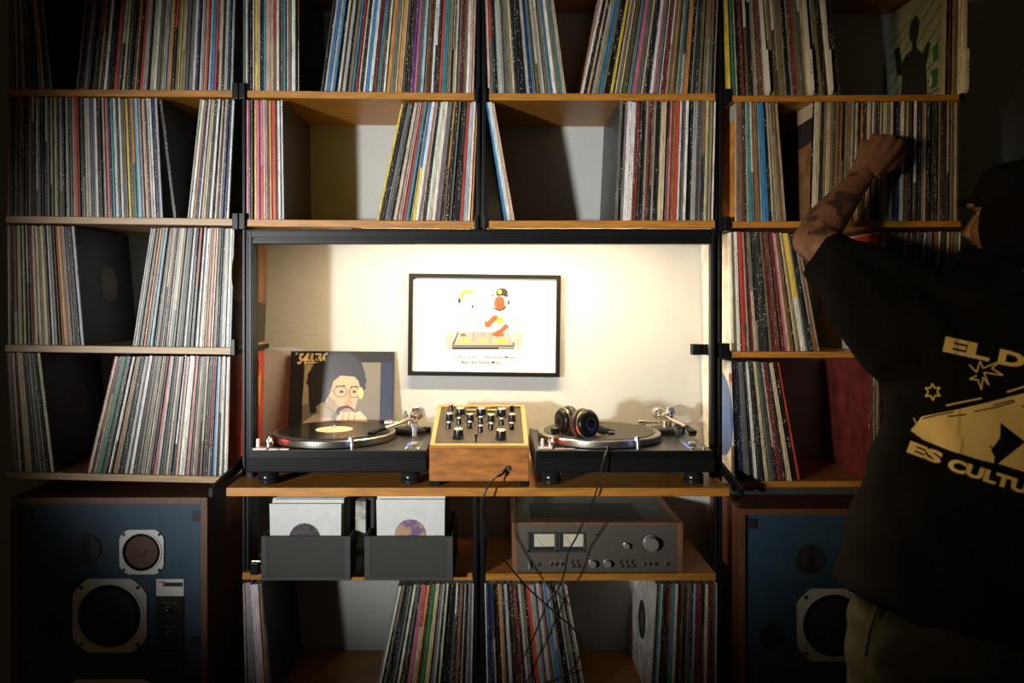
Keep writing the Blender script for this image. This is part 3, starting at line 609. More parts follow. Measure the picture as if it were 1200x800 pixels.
    bm = nb(); cw = pv - h * 0.03 + Vector((0, 0, .139)); cyl(bm, cw, 0.006, 0.03, -h, 16); cyl(bm, cw - h * 0.008, 0.0175, 0.024, -h, 28, 0.002); obj('counterweight', bm, SIL, o, smooth=True)
    bm = nb(); pts = catmull(arm, 8); tube(bm, pts, 0.0048, 10); obj('arm_tube', bm, GOLD, o, smooth=True)
    e = Vector(arm[-1]); dr = (Vector(arm[-1]) - Vector(arm[-2])).normalized(); sd = Vector((0, 0, 1)).cross(dr).normalized()
    bm = nb(); up = Vector((0, 0, 0.004)); q = e + dr * 0.005
    hexa(bm, [q - sd * .006 - up, q + sd * .006 - up, q + dr * .042 + sd * .010 - up * 1.5, q + dr * .042 - sd * .010 - up * 1.5, q - sd * .006 + up, q + sd * .006 + up, q + dr * .042 + sd * .010 + up * .3, q + dr * .042 - sd * .010 + up * .3])
    cyl(bm, e - dr * 0.004, 0.0066, 0.012, dr, 16); hs = obj('headshell', bm, BLK2, o)
    bm = nb(); c0 = q + dr * .024 - Vector((0, 0, 0.005)); hexa(bm, [c0 - sd * .008 + Vector((0, 0, -.008)), c0 + sd * .008 + Vector((0, 0, -.008)), c0 + sd * .008 + dr * .016 + Vector((0, 0, -.008)), c0 - sd * .008 + dr * .016 + Vector((0, 0, -.008)),
              c0 - sd * .008, c0 + sd * .008, c0 + sd * .008 + dr * .016, c0 - sd * .008 + dr * .016]); obj('cartridge', bm, SIL, hs)
    bm = nb(); bx(bm, 0.396, 0.408, 0.196, 0.206, 0.0895, 0.118, 0.002); bx(bm, 0.392, 0.412, 0.197, 0.205, 0.116, 0.126, 0.002); obj('arm_rest', bm, SIL, o)
    bm = nb(); cyl(bm, (0.432, 0.27, 0.089), 0.009, 0.018, seg=18, bev=0.002); obj('anti_skate_knob', bm, BLK2, o, smooth=True)
    bm = nb(); cyl(bm, pv + Vector((-0.052, 0.012, 0.118)), 0.007, 0.022, (-1, 0.1, 0), 14, 0.001); cyl(bm, pv + Vector((-0.056, 0.012, 0.118)), 0.003, 0.05, (1, 0, 0), 10); obj('cue_lever', bm, GOLD, o, smooth=True)
    bm = nb(); bx(bm, pv.x + 0.012, pv.x + 0.02, pv.y + 0.006, pv.y + 0.018, 0.105, 0.15, 0.002); cyl(bm, pv + Vector((0.016, 0.012, 0.15)), 0.014, 0.01, (0.3, -1, 0), 24, 0.002); obj('lift_column', bm, SIL, o, smooth=True)
    return o
XL = PX(288.5, -0.109); XR = PX(626, -0.109)
turntable('black turntable playing a record, left of the wooden mixer', XL, [(0.383, 0.258, .139), (0.38, 0.215, .137), (0.366, 0.17, .133), (0.345, 0.148, .128), (0.327, 0.128, .1245)], True)
turntable('black turntable with headphones on its bare slipmat, right of the mixer', XR, [(0.383, 0.258, .139), (0.387, 0.21, .137), (0.395, 0.17, .134), (0.405, 0.145, .131), (0.409, 0.115, .129)], False)
vr = thing('vinyl_record', 'black record with a cream label on the left turntable', 'record', (XL + 0.185, -0.109 + 0.178, ZD + 0.1126))
bm = nb(); lathe(bm, [(0.0037, 0.0), (0.149, 0.0), (0.151, 0.0008), (0.149, 0.0018), (0.146, 0.0014), (0.06, 0.0014), (0.0037, 0.0016)], (0, 0, 0), seg=80); obj('disc', bm, VINYL, vr, smooth=True)
bm = nb(); ring(bm, (0, 0, 0.0014), 0.05, 0.0037, 0.0006, seg=48); obj('centre_label', bm, CREAM, vr)

# ------------------------------------------------------------------ mixer
MW, MD_, ZF, ZB = 0.250, 0.285, 0.100, 0.164
mx0 = PX(561.5, -0.105) - MW / 2; my0 = -0.105
mixer = thing('rotary_mixer', 'small wooden rotary mixer with black knobs between the turntables', 'mixer', (mx0, my0, ZD))
bm = nb(); hexa(bm, [(0, 0, .012), (MW, 0, .012), (MW, MD_, .012), (0, MD_, .012), (0, 0, ZF - .004), (MW, 0, ZF - .004), (MW, MD_, ZB - .004), (0, MD_, ZB - .004)]); bmesh.ops.bevel(bm, geom=bm.edges[:], offset=0.002, segments=2, affect='EDGES'); obj('case', bm, MIXW, mixer)
sl = (ZB - ZF) / MD_; nrm = Vector((0, -sl, 1)).normalized(); vdir = Vector((0, 1, sl)).normalized(); plen = math.hypot(MD_, ZB - ZF)
def MP(u, v, h=0.0): return Vector((u, 0, ZF)) + vdir * v + nrm * (h - 0.004)
bm = nb()
for u0, u1, v0, v1 in ((0.001, MW - 0.001, 0.001, 0.012), (0.001, MW - 0.001, plen - 0.012, plen - 0.001), (0.001, 0.012, 0.012, plen - 0.012), (MW - 0.012, MW - 0.001, 0.012, plen - 0.012)):
    prism(bm, [MP(u0, v0, 0), MP(u1, v0, 0), MP(u1, v1, 0), MP(u0, v1, 0)], nrm, 0.006)
obj('rim', bm, MIXE, mixer)
bm = nb(); prism(bm, [MP(.012, .012), MP(MW - .012, .012), MP(MW - .012, plen - .012), MP(.012, plen - .012)], nrm, 0.0025)
panel = obj('front_panel', bm, mat('mixer_panel', (0.055, 0.042, 0.028), 0.5, spec=.3), mixer)
def zoomuv(zx, zy):
    f = (zy - 95) / (418 - 95); xl = 128 + (62 - 128) * f; xr = 768 + (790 - 768) * f
    u = (zx - xl) / (xr - xl); v = 1 - f
    v = v * (1.0 + 0.10 * (1 - v))
    return 0.012 + u * (MW - 0.024), 0.012 + v * (plen - 0.024)
KN = mat('knob_black', (0.012, 0.012, 0.013), 0.3); KC = mat('knob_cap', (0.85, 0.80, 0.70), 0.22, 1.0)
def knob(zx, zy, r, h):
    u, v = zoomuv(zx, zy); bm = nb(); c = MP(u, v, 0.0025)
    lathe(bm, [(r * 1.05, 0), (r * 1.05, h * .12), (r * .92, h * .2), (r * .85, h * .92), (r * .78, h)], c, nrm, 18); k = obj('knob', bm, KN, mixer, smooth=True)
    bm = nb(); lathe(bm, [(r * .76, 0), (r * .74, .0014), (r * .6, .002)], c + nrm * h, nrm, 18); obj('cap', bm, KC, k, smooth=True)
    bm = nb(); prism(bm, [c + nrm * (h + .002) + Vector((-.0006, 0, 0)), c + nrm * (h + .002) + Vector((.0006, 0, 0)), c + nrm * (h + .002) + Vector((.0006, 0, 0)) + vdir * r * .7, c + nrm * (h + .002) + Vector((-.0006, 0, 0)) + vdir * r * .7], nrm, .0004); obj('pointer', bm, INK, k)
for zx, zy in ((278, 178), (448, 180), (612, 184), (258, 362), (605, 370)): knob(zx, zy, 0.0148, 0.022)
for zx, zy in ((188, 222), (357, 228), (527, 232), (697, 228)): knob(zx, zy, 0.0112, 0.019)
for zx, zy in ((205, 122), (697, 128), (265, 252), (440, 245), (610, 258), (178, 290), (350, 285), (437, 318), (523, 296), (692, 296)): knob(zx, zy, 0.0074, 0.016)
for zx in (368, 535):
    u, v = zoomuv(zx, 128); bm = nb(); prism(bm, [MP(u - .016, v - .008, .0025), MP(u + .016, v - .008, .0025), MP(u + .016, v + .008, .0025), MP(u - .016, v + .008, .0025)], nrm, .002)
    me_ = obj('level_meter', bm, BLK2, mixer)
    bm = nb(); prism(bm, [MP(u - .0135, v - .006, .0045), MP(u + .0135, v - .006, .0045), MP(u + .0135, v + .006, .0045), MP(u - .0135, v + .006, .0045)], nrm, .0006); obj('meter_face', bm, mat('meter_green', (0.20, 0.22, 0.09), 0.4), me_)
for zx, zy in ((103, 395), (320, 390), (535, 398), (752, 405)):
    u, v = zoomuv(zx, zy); bm = nb(); cyl(bm, MP(u, v, .0025), 0.0025, 0.001, nrm, 12); obj('screw', bm, INK, mixer)
u, v = zoomuv(400, 395); bm = nb(); c = MP(u, v, .0025); tube(bm, [c, c + nrm * 0.008, c + nrm * 0.022 + Vector((0, -.003, 0))], [.0022, .0022, .0048], 12); obj('toggle_switch', bm, KN, mixer, smooth=True)
bm = nb(); cyl(bm, (0.196, 0.0005, 0.045), 0.0075, 0.006, (0, -1, 0), 20, .001); jk = obj('jack_socket', bm, SIL, mixer, smooth=True)
for fx, fy in ((.012, .012), (MW - .012, .012), (.012, MD_ - .012), (MW - .012, MD_ - .012)):
    bm = nb(); bx(bm, fx - .014, fx + .014, fy - .010, fy + .012, 0, .013, .002); obj('foot', bm, RUB, mixer)

# ------------------------------------------------------------------ headphones and cables
hp = thing('headphones', 'black headphones lying on the right turntable', 'headphones', (PX(690, 0.03), 0.03, ZD + 0.113))
ho = hp.location.copy()
def HP(px, py, Y): return P(px, py, Y) - ho
def cup(c, ax, r, nm):
    bm = nb(); lathe(bm, [(r * .55, 0), (r * .8, .002), (r * .95, .008), (r, .014), (r, .022), (r * .86, .024)], c, ax, 36); cu = obj('ear_cup', bm, BLK2, hp, smooth=True)
    bm = nb(); lathe(bm, [(r * .9, .023), (r * 1.06, .026), (r * 1.1, .033), (r * 1.04, .041), (r * .8, .043), (r * .55, .036), (0, .034)], c, ax, 36); obj('cushion', bm, mat('leatherette', (0.018, 0.015, 0.012), 0.55), cu, smooth=True)
    bm = nb(); ring(bm, Vector(c) + Vector(ax).normalized() * -.0008, r * .5, r * .32, .002, ax, 32); obj('trim_ring', bm, mat('cup_trim', (0.05, 0.05, 0.05), 0.3, 0.5), cu)
    bm = nb(); ring(bm, Vector(c) + Vector(ax).normalized() * .0125, r * 1.02, r * .94, .005, ax, 36); obj('metal_band', bm, mat('cup_gold', (0.45, 0.33, 0.16), 0.35, 0.9), cu)
PZT = 0.0
a1 = Vector((-0.55, 0.80, -0.12)); c_ = HP(693, 500, -0.065); c_.z = 0.037; cup(c_, a1, 0.036, 'r')
a2 = Vector((0.86, 0.42, 0.05)); c_ = HP(655, 497, -0.01); c_.z = 0.035; cup(c_, a2, 0.034, 'l')
bm = nb(); cyl(bm, HP(655, 504, -0.03), 0.010, 0.02, (-1, -.2, -0.1), 16, .002); obj('hinge', bm, BLK2, hp, smooth=True)
band = catmull([HP(700, 502, -0.05), HP(712, 506, 0.03), HP(722, 511, 0.06), HP(727, 511, 0.11), HP(718, 503, 0.17), HP(698, 499, 0.19), HP(672, 499, 0.13), HP(658, 500, 0.01)], 8)
bm = nb(); tube(bm, band, [(0.011, 0.0035)] * len(band), 10, ref=(0, 0, 1)); obj('headband', bm, BLK2, hp, smooth=True)
pad = band[12:40]
bm = nb(); tube(bm, pad, [(0.014, 0.006)] * len(pad), 12, ref=(0, 0, 1)); obj('headband_pad', bm, mat('leatherette', (0.018, 0.015, 0.012), 0.55), hp, smooth=True)
bm = nb(); bx(bm, -0.008, 0.008, -0.012, 0.012, -0.006, 0.012, .002)
for v in bm.verts: v.co += HP(716, 511, -0.005)
obj('slider', bm, BLK2, hp)
def wire(name, label, pts, r=0.0021):
    bm = nb(); tube(bm, catmull(pts, 10), r, 8); o = obj(name, bm, mat('cable_black', (0.008, 0.008, 0.008), 0.45), smooth=True); tag(o, label, 'cable'); return o
wire('headphone_cable', 'thin black headphone cable hanging over the desk edge past the amplifier',
     [P(715, 514, -0.01), P(712, 525, -0.105), P(707, 541, -0.135), P(701, 567, -0.142), P(697, 581, -0.142), P(690, 598, -0.13), P(676, 628, -0.11), P(666, 647, -0.10), P(662, 668, -0.09), P(655, 688, -0.075), P(641, 708, -0.07),
      P(627, 742, -0.07), P(610, 778, -0.07), P(596, 815, -0.06)])
w2 = wire('mixer_cable', 'black cable plugged into the mixer front and looping down past the amplifier',
     [P(591, 552, -0.116), P(582, 558, -0.14), P(573, 568, -0.16), P(567, 582, -0.165), P(566, 600, -0.15), P(571, 628, -0.12), P(588, 652, -0.10), P(604, 672, -0.09), P(622, 692, -0.075), P(640, 708, -0.074), P(655, 722, -0.07),
      P(668, 732, -0.07), P(678, 745, -0.07), P(681, 758, -0.07), P(676, 776, -0.065), P(664, 790, -0.06), P(645, 797, -0.05), P(625, 806, -0.04)])
bm = nb(); tube(bm, [P(592, 551, -0.112), P(588, 555, -0.128), P(583, 558, -0.14)], [.0042, .0042, .003], 12); obj('plug', bm, BLK2, w2)

# ------------------------------------------------------------------ framed print
FY = 0.308
pts4 = [P(478, 439.5, FY), P(655.5, 441.5, FY), P(657.2, 322.5, FY), P(479.5, 320.3, FY)]
ctr = sum(pts4, Vector()) / 4
fr = thing('framed_print', 'black framed cartoon print of two people at a mixing desk on the wall', 'picture', ctr)
FR = mat('frame_black', (0.005, 0.005, 0.005), 0.45, spec=.15)
frx = Vector((1, 0, -0.0125)).normalized(); fru = Vector((0.0125, 0, 1)).normalized()
FWd, FHt = (pts4[1] - pts4[0]).length, (pts4[3] - pts4[0]).length
def FPt(a, b, h=0.0): return frx * a + fru * b + Vector((0, -h, 0))
bm = nb(); bwid = 0.0125; hw, hh_ = FWd / 2, FHt / 2
for q in ([(-hw, -hh_), (hw, -hh_), (hw - bwid, -hh_ + bwid), (-hw + bwid, -hh_ + bwid)], [(hw, -hh_), (hw, hh_), (hw - bwid, hh_ - bwid), (hw - bwid, -hh_ + bwid)],
          [(hw, hh_), (-hw, hh_), (-hw + bwid, hh_ - bwid), (hw - bwid, hh_ - bwid)], [(-hw, hh_), (-hw, -hh_), (-hw + bwid, -hh_ + bwid), (-hw + bwid, hh_ - bwid)]):
    prism(bm, [FPt(a, b, -0.012) for a, b in q], (0, -1, 0), 0.022)
obj('frame', bm, FR, fr)
bm = nb(); prism(bm, [FPt(-hw + .01, -hh_ + .01, -0.006), FPt(hw - .01, -hh_ + .01, -0.006), FPt(hw - .01, hh_ - .01, -0.006), FPt(-hw + .01, hh_ - .01, -0.006)], (0, -1, 0), 0.003)
sheet = obj('paper_sheet', bm, PAPER, fr)
def art(zx, zy, h):
    p = P(510 + zx / 7.615, 330 + zy / 7.615, FY) - ctr; return Vector((p.x, 0.003 - h, p.z))
ART_N = 0
def ap(polys, m, name, h=0.0006):
    bm = nb()
    for q in polys: prism(bm, [art(x, y, 0.0) for x, y in q], (0, -1, 0), h)
    return obj(name, bm, m, sheet)
def circ(cx_, cy_, rx, ry=None, n=18, a0=0, a1=2 * PI):
    ry = ry or rx; return [(cx_ + rx * math.cos(a0 + (a1 - a0) * k / n), cy_ + ry * math.sin(a0 + (a1 - a0) * k / n)) for k in range(n)]
YL = flat('print_yellow', (0.66, 0.55, 0.03)); OR = flat('print_orange', (0.34, 0.055, 0.008)); GYP = flat('print_grey', (0.10, 0.095, 0.085)); GYL = flat('print_pale', (0.30, 0.285, 0.26)); WP = flat('print_white', (0.66, 0.65, 0.62))
def stroke(pts, wd):
    out = []
    for (x0, y0), (x1, y1) in zip(pts[:-1], pts[1:]):
        dx, dy = x1 - x0, y1 - y0; l = math.hypot(dx, dy) or 1; nx, ny = -dy / l * wd / 2, dx / l * wd / 2
        out.append([(x0 + nx, y0 + ny), (x1 + nx, y1 + ny), (x1 - nx, y1 - ny), (x0 - nx, y0 - ny)])
    return out
for q_ in (circ(130, 520, 42, 85), circ(740, 520, 45, 85)): ap([q_], GYL, 'shading', 0.0003)
ap([[(195, 445), (660, 445), (705, 560), (160, 560)]], flat('print_desk', (0.27, 0.25, 0.21)), 'mixing_desk', 0.0005)
ap([[(150, 562), (708, 562), (708, 588), (150, 588)]], GYP, 'desk_front', 0.0005)
ap([[(150, 588), (565, 588), (565, 604), (150, 606)], [(152, 560), (200, 445), (210, 445), (166, 562)], [(565, 592), (708, 592), (700, 602), (565, 600)], [(690, 545), (706, 545), (706, 562), (696, 562)]], INK, 'desk_lines', 0.0009)
ap([[(228, 510), (310, 510), (306, 536), (222, 536)], [(395, 515), (455, 515), (455, 536), (393, 536)], [(545, 516), (632, 516), (636, 542), (540, 542)]], YL, 'desk_displays', 0.0011)
ap([circ(250, 475, 28, 14), circ(590, 475, 28, 14)] + [circ(340, 462 + 20 * k, 6) for k in range(4)] + [circ(500, 462 + 20 * k, 6) for k in range(4)] + sum([stroke([(x, 452), (x - 4, 500)], 4) for x in (385, 405, 425, 445)], []) + stroke([(360, 445), (358, 560)], 3) + stroke([(478, 445), (488, 560)], 3), GYP, 'desk_controls', 0.0009)
# blond person
ap([circ(286, 155, 50, 68)], WP, 'face', 0.0004)
ap([[(222, 150), (220, 115), (240, 85), (280, 70), (320, 72), (345, 95), (352, 130), (340, 120), (325, 100), (290, 98), (262, 112), (250, 150), (232, 155)]], YL, 'blond_hair', 0.0009)
for q_ in (circ(216, 170, 13, 28), circ(334, 222, 9, 18)): ap([q_], INK, 'headset', 0.0011)
ap(sum([stroke(q, 6) for q in ([(140, 400), (150, 320), (175, 265), (215, 235)], [(240, 330), (262, 300), (300, 330), (330, 300)], [(360, 395), (352, 320), (335, 260)], [(270, 215), (300, 218)], [(210, 310), (225, 340), (215, 380)], [(300, 260), (305, 400)], [(260, 250), (250, 390)],
     [(330, 300), (345, 380)], [(150, 230), (160, 250)], [(400, 240), (412, 250)], [(90, 250), (110, 330)], [(430, 240), (440, 250)], [(385, 210), (395, 230)], [(120, 290), (128, 350)], [(110, 370), (118, 430)], [(400, 300), (405, 380)])], []), GYP, 'pencil_lines', 0.0007)
# person in a cap
ap([circ(575, 190, 50, 62)], OR, 'face', 0.0006)
ap([[(545, 120), (540, 95), (555, 65), (590, 54), (630, 62), (648, 85), (648, 140), (630, 138), (600, 125), (560, 128)], circ(512, 122, 13, 8), circ(654, 185, 11, 22), [(520, 222), (545, 240), (590, 250), (625, 215), (640, 180), (648, 205), (618, 250), (580, 264), (535, 250), (515, 236)]], INK, 'black_cap', 0.001)
ap([circ(576, 90, 19)], YL, 'cap_badge', 0.0014)
ap([circ(632, 190, 14, 26)], WP, 'headset', 0.0015)
ap(sum([stroke(q, 9) for q in ([(545, 165), (570, 170)], [(585, 165), (605, 160)], [(560, 200), (580, 205), (600, 195)], [(555, 180), (575, 240)], [(600, 175), (595, 230)])], []), flat('print_brown', (0.22, 0.03, 0.01)), 'face_lines', 0.0012)
ap([[(438, 355), (470, 350), (500, 320), (510, 298), (525, 305), (540, 295), (560, 310), (555, 335), (525, 360), (490, 400), (465, 410), (445, 400)], [(505, 470), (540, 440), (580, 420), (630, 368), (660, 405), (610, 445), (585, 470), (570, 490), (550, 492), (530, 480), (515, 485)]], OR, 'arms', 0.0013)
ap([circ(572, 345, 34, 34)], YL, 'shirt_badge', 0.0010)
ap(sum([stroke(q, 6) for q in ([(455, 345), (448, 300), (470, 270), (510, 250)], [(640, 250), (675, 260), (700, 310), (710, 370), (670, 420)], [(470, 415), (560, 400)], [(620, 265), (605, 340)], [(740, 250), (755, 300), (735, 380)], [(790, 240), (770, 300), (775, 400)], [(800, 235), (790, 275)], [(720, 220), (700, 250)], [(725, 330), (735, 410)])], []), GYP, 'pencil_lines', 0.0007)
def artp(zx, zy): return art(zx, zy, 0.0008)
for s_, (x_, y_), wz, hz in (('With you but ... the House Music', (158, 688), 555, 34), ('feels like Home Music', (230, 732), 365, 32)):
    write('caption', s_, flat('pencil', (0.035, 0.033, 0.03)), sheet, artp(x_, y_), frx, fru, hz / 7.615 / FPX * (D0 + FY), wz / 7.615 / FPX * (D0 + FY), shear=0.25, bold=.012)
ap(sum([stroke(q, 4) for q in ([(740, 660), (760, 650), (775, 680), (790, 648), (800, 690), (815, 655), (830, 665)],)], []), flat('signature', (0.35, 0.24, 0.22)), 'signature', 0.0007)

# ------------------------------------------------------------------ album leaning on the wall
YT, YB = 0.312, 0.262
ct = P(403.5, 406.5, YT); az = (ct.z - ZD - 0.001); AL = 0.3135
lean_v = Vector((0, YT - YB, az)); lean_v.normalize(); lean_v *= AL
abase = Vector((PX(403.5, YT) - 0.004, YB, ZD + 0.001))
al = thing('album_cover', 'album sleeve with a portrait and the words 54 ULTRA leaning on the wall', 'album', abase)
arx = Vector((1, 0, -0.006)).normalized(); aup = lean_v.normalized(); anr = Vector((0, -aup.z, aup.y)).normalized()
def AP(a, b, h=0.0): return arx * a + aup * b + anr * h   # a: -.157...157, b: 0...3135
bm = nb(); prism(bm, [AP(-.1565, 0, -.004), AP(.1565, 0, -.004), AP(.1565, AL, -.004), AP(-.1565, AL, -.004)], anr, .004); slv = obj('sleeve', bm, mat('album_black', (0.018, 0.017, 0.018), 0.28), al)
def az2(zx, zy):   # zoom pixels of the cover to cover coordinates
    f = (zy - 47) / 700.0; xl = 55 - 25 * f; xr = 942 - 5 * f
    return (-.1565 + .313 * (zx - xl) / (xr - xl), AL - (zy - 47) / 1018 * 140 / FPX * (D0 + YT) * 1.01)
def alp(polys, m, name, h):
    bm = nb()
    for q in polys: prism(bm, [AP(*az2(x, y)) for x, y in q], anr, h)
    return obj(name, bm, m, slv)
def fm(n, c): return mat(n, c, 0.35)
alp([[(170, 150), (660, 140), (825, 140), (815, 860), (140, 860)]], fm('album_ground', (0.16, 0.135, 0.10)), 'photo_ground', .0003)
alp([[(180, 160), (232, 160), (220, 480), (150, 500)]], fm('album_strip', (0.30, 0.25, 0.15)), 'light_strip', .0005)
alp([[(828, 140), (935, 130), (925, 860), (815, 860)]], fm('album_blue', (0.012, 0.018, 0.045)), 'blue_strip', .0005)
alp([[(145, 720), (160, 640), (250, 580), (330, 560), (430, 640), (600, 600), (700, 600), (745, 700), (750, 860), (140, 860)]], fm('album_coat', (0.42, 0.36, 0.27)), 'coat', .0006)
alp([[(300, 590), (380, 570), (450, 660), (430, 860), (300, 860)]], fm('album_shirt', (0.42, 0.25, 0.22)), 'shirt', .0008)
alp([[(205, 330), (220, 240), (270, 160), (360, 90), (470, 60), (580, 75), (660, 140), (690, 230), (690, 330), (660, 370), (640, 300), (600, 260), (480, 250), (420, 300), (390, 400), (350, 470), (330, 500), (290, 500), (265, 560), (225, 570), (210, 470)]], fm('album_hair', (0.022, 0.020, 0.022)), 'hair', .0010)
random.seed(5)
curls = []
for k in range(46):
    a_ = PI * 0.92 + (PI * 1.16) * k / 45; cx_, cy_ = 447 + 228 * math.cos(a_), 290 + 205 * math.sin(a_)
    curls.append(circ(cx_ + random.uniform(-8, 8), cy_ + random.uniform(-8, 8), random.uniform(16, 28), None, 10))
alp(curls, fm('album_hair', (0.022, 0.020, 0.022)), 'hair_curls', .0009)['kind'] = 'stuff'
alp([[(400, 330), (425, 270), (470, 235), (560, 235), (625, 265), (640, 330), (632, 430), (610, 520), (570, 560), (500, 570), (430, 540), (360, 500), (350, 460), (375, 420)], circ(315, 430, 26, 42)], fm('album_skin', (0.55, 0.33, 0.18)), 'face', .0008)
alp([[(358, 490), (378, 420), (425, 450), (470, 520), (450, 555), (400, 535)]], fm('album_stubble', (0.30, 0.21, 0.14)), 'jaw_shadow', .0009)
alp([[(548, 370), (535, 465), (508, 488), (530, 503), (575, 500), (588, 480), (568, 440), (566, 370)]], fm('album_nose', (0.46, 0.24, 0.12)), 'nose', .0009)
alp([[(270, 510), (330, 470), (380, 530), (430, 560), (400, 600), (300, 600)]], fm('album_scarf', (0.28, 0.23, 0.14)), 'collar', .0011)
alp([[(445, 540), (470, 510), (540, 495), (590, 520), (600, 545), (560, 525), (520, 525), (480, 545), (455, 580)]], fm('album_hair', (0.02, 0.02, 0.02)), 'moustache', .0012)
alp([[(480, 545), (520, 528), (575, 535), (590, 550), (530, 565)]], fm('album_lip', (0.40, 0.14, 0.10)), 'lips', .0012)
alp([[(440, 335), (520, 330), (520, 345), (440, 350)], [(565, 340), (630, 335), (630, 350), (565, 352)], circ(490, 385, 18, 12), circ(600, 385, 16, 12)], fm('album_hair', (0.02, 0.02, 0.02)), 'eyes', .0012)
GLS = fm('album_glasses', (0.22, 0.12, 0.05))
alp(sum([stroke(q, 9) for q in (circ(480, 385, 55, 45, 20) + [(535, 385)], circ(600, 390, 42, 45, 20) + [(642, 390)], [(380, 375), (425, 375)])], []), GLS, 'glasses', .0014)
alp([circ(655, 395, 22, 48)], fm('album_glint', (0.75, 0.55, 0.18)), 'lens_glint', .0015)
alp([[(452, 590), (500, 560), (540, 550), (570, 550), (610, 560), (650, 545), (700, 590), (740, 690), (740, 860), (440, 860), (440, 660)]], fm('album_hand', (0.58, 0.42, 0.25)), 'hands', .0013)
alp(sum([stroke(q, 6) for q in ([(515, 565), (490, 640)], [(560, 560), (550, 640)], [(610, 575), (590, 660)])], []), fm('album_line', (0.2, 0.1, 0.05)), 'finger_lines', .0016)
for s_, a, b, hz, wz, bo in (('"', 95, 82, 20, 16, .02), ('54', 108, 158, 92, 92, .03), ('ULTRA', 196, 132, 66, 150, .02), ('"', 350, 80, 20, 18, .02)):
    write('title', s_, mat('title_gold', (0.75, 0.58, 0.30), 0.4), slv, AP(*az2(a, b), .0014), arx, aup, hz / 7.27 / FPX * (D0 + YT), wz / 7.27 / FPX * (D0 + YT), bold=bo, shear=.35)
alp([[(188, 138), (345, 138), (342, 148), (186, 148)]], mat('title_gold', (0.75, 0.58, 0.30), 0.4), 'title_bar', .0009)

# ------------------------------------------------------------------ record bins with small singles
ZS = PZ(671.0)
def bin_(px0, px1, label, sl0, sl1, sltop, lab_c, lab_mat, n, tilt):
    Y0 = -0.06; X0, X1 = PX(px0, Y0), PX(px1, Y0); t = 0.006; z1 = PZ(628.5, Y0) - ZS
    o = thing('record_bin', label, 'bin', ((X0 + X1) / 2, Y0, ZS + 0.0005), 'grey record bins under the desk'); w2_ = (X1 - X0) / 2
    bm = nb(); bx(bm, -w2_, w2_, 0, t, 0, z1, .0015); fp = obj('front_panel', bm, GREYBIN, o)
    for sx in (-1, 1):
        bm = nb(); a = sx * (w2_ - t / 2); bx(bm, a - t / 2, a + t / 2, t, 0.24, 0, z1, .001); obj('side_panel', bm, GREYBIN, o)
        bm = nb(); a = sx * (w2_ - 0.008); bx(bm, a - .007, a + .007, -0.0012, 0.0005, .004, z1 - .001, .0004); obj('edge_strip', bm, mat('bin_edge', (0.046, 0.046, 0.041), 0.7), o)
    bm = nb(); bx(bm, -w2_, w2_, 0.24, 0.246, 0, z1, .001); obj('back_panel', bm, GREYBIN, o)
    bm = nb(); bx(bm, -w2_ + t, w2_ - t, t, 0.24, 0, 0.005); obj('bottom_panel', bm, GREYBIN, o)
    bm = nb(); bx(bm, -w2_ + .001, w2_ - .001, -0.0015, 0.0005, 0.001, 0.009, .0004); obj('lower_lip', bm, mat('bin_edge', (0.046, 0.046, 0.041), 0.7), o)
    for i in range(n):
        yy = Y0 + 0.012 + i * 0.016; wd = PX(sl1, Y0) - PX(sl0, Y0); xc = (PX(sl0, Y0) + PX(sl1, Y0)) / 2 + (0 if i == 0 else random.uniform(-.001, .006)) + 0.0008 * i
        hz = PZ(sltop, Y0 + .012) - ZS - 0.008 + (0 if i == 0 else min(0.018, 0.004 + random.uniform(0, .008) + i * .0008))
        which = 'foremost' if i == 0 else ordinal(i + 1) + ' from the front'
        s = thing('single_sleeve', f"white paper single sleeve, {which} in the {'left' if px0 < 400 else 'right'} grey bin", 'record', (xc, yy, ZS + 0.0065), 'singles in the grey bins')
        bm = nb(); prism(bm, [(-wd / 2, 0, 0), (wd / 2, 0, 0), (wd / 2 + .002, 0.0, hz), (-wd / 2 - .004, 0.0, hz)], (0, 1, 0), 0.003)
        obj('sleeve', bm, mat('paper_sleeve', (0.62, 0.62, 0.60), 0.6, var=.05, scale=40) if (i < 2 or i % 3) else mat('paper_sleeve_grey', (0.3, 0.3, 0.3), 0.6), s)
        if i == 0:
            lc = P(lab_c[0], lab_c[1], yy); bm = nb(); cyl(bm, (lc.x - xc, -0.0004, lc.z - ZS - .0065), 0.0395, 0.0008, (0, -1, 0), 40); obj('disc_label', bm, lab_mat, s)
            bm = nb(); ring(bm, (lc.x - xc, 0.0002, lc.z - ZS - .0065), 0.041, 0.0395, 0.0005, (0, -1, 0), 40); obj('sleeve_hole_edge', bm, flat('hole_edge', (0.4, 0.4, 0.38)), s)
def splotch(name, c1, c2, sc):
    m = bpy.data.materials.new(name); m.use_nodes = True; nt = m.node_tree; b = nt.nodes['Principled BSDF']; geo = nt.nodes.new('ShaderNodeNewGeometry')
    n = nt.nodes.new('ShaderNodeTexNoise'); n.inputs['Scale'].default_value = sc; nt.links.new(geo.outputs['Position'], n.inputs['Vector'])
    r = nt.nodes.new('ShaderNodeValToRGB'); r.color_ramp.elements[0].position = .42; r.color_ramp.elements[1].position = .58
    r.color_ramp.elements[0].color = (*c1, 1); r.color_ramp.elements[1].color = (*c2, 1); nt.links.new(n.outputs[0], r.inputs[0]); nt.links.new(r.outputs[0], b.inputs['Base Color']); b.inputs['Roughness'].default_value = .5
    return m
bin_(306, 411, 'grey bin of white-sleeved singles, left one under the desk', 316, 398, 589.5, (357.0, 631), splotch('dark_disc', (0.008, 0.012, 0.010), (0.06, 0.035, 0.045), 60), 12, 0)
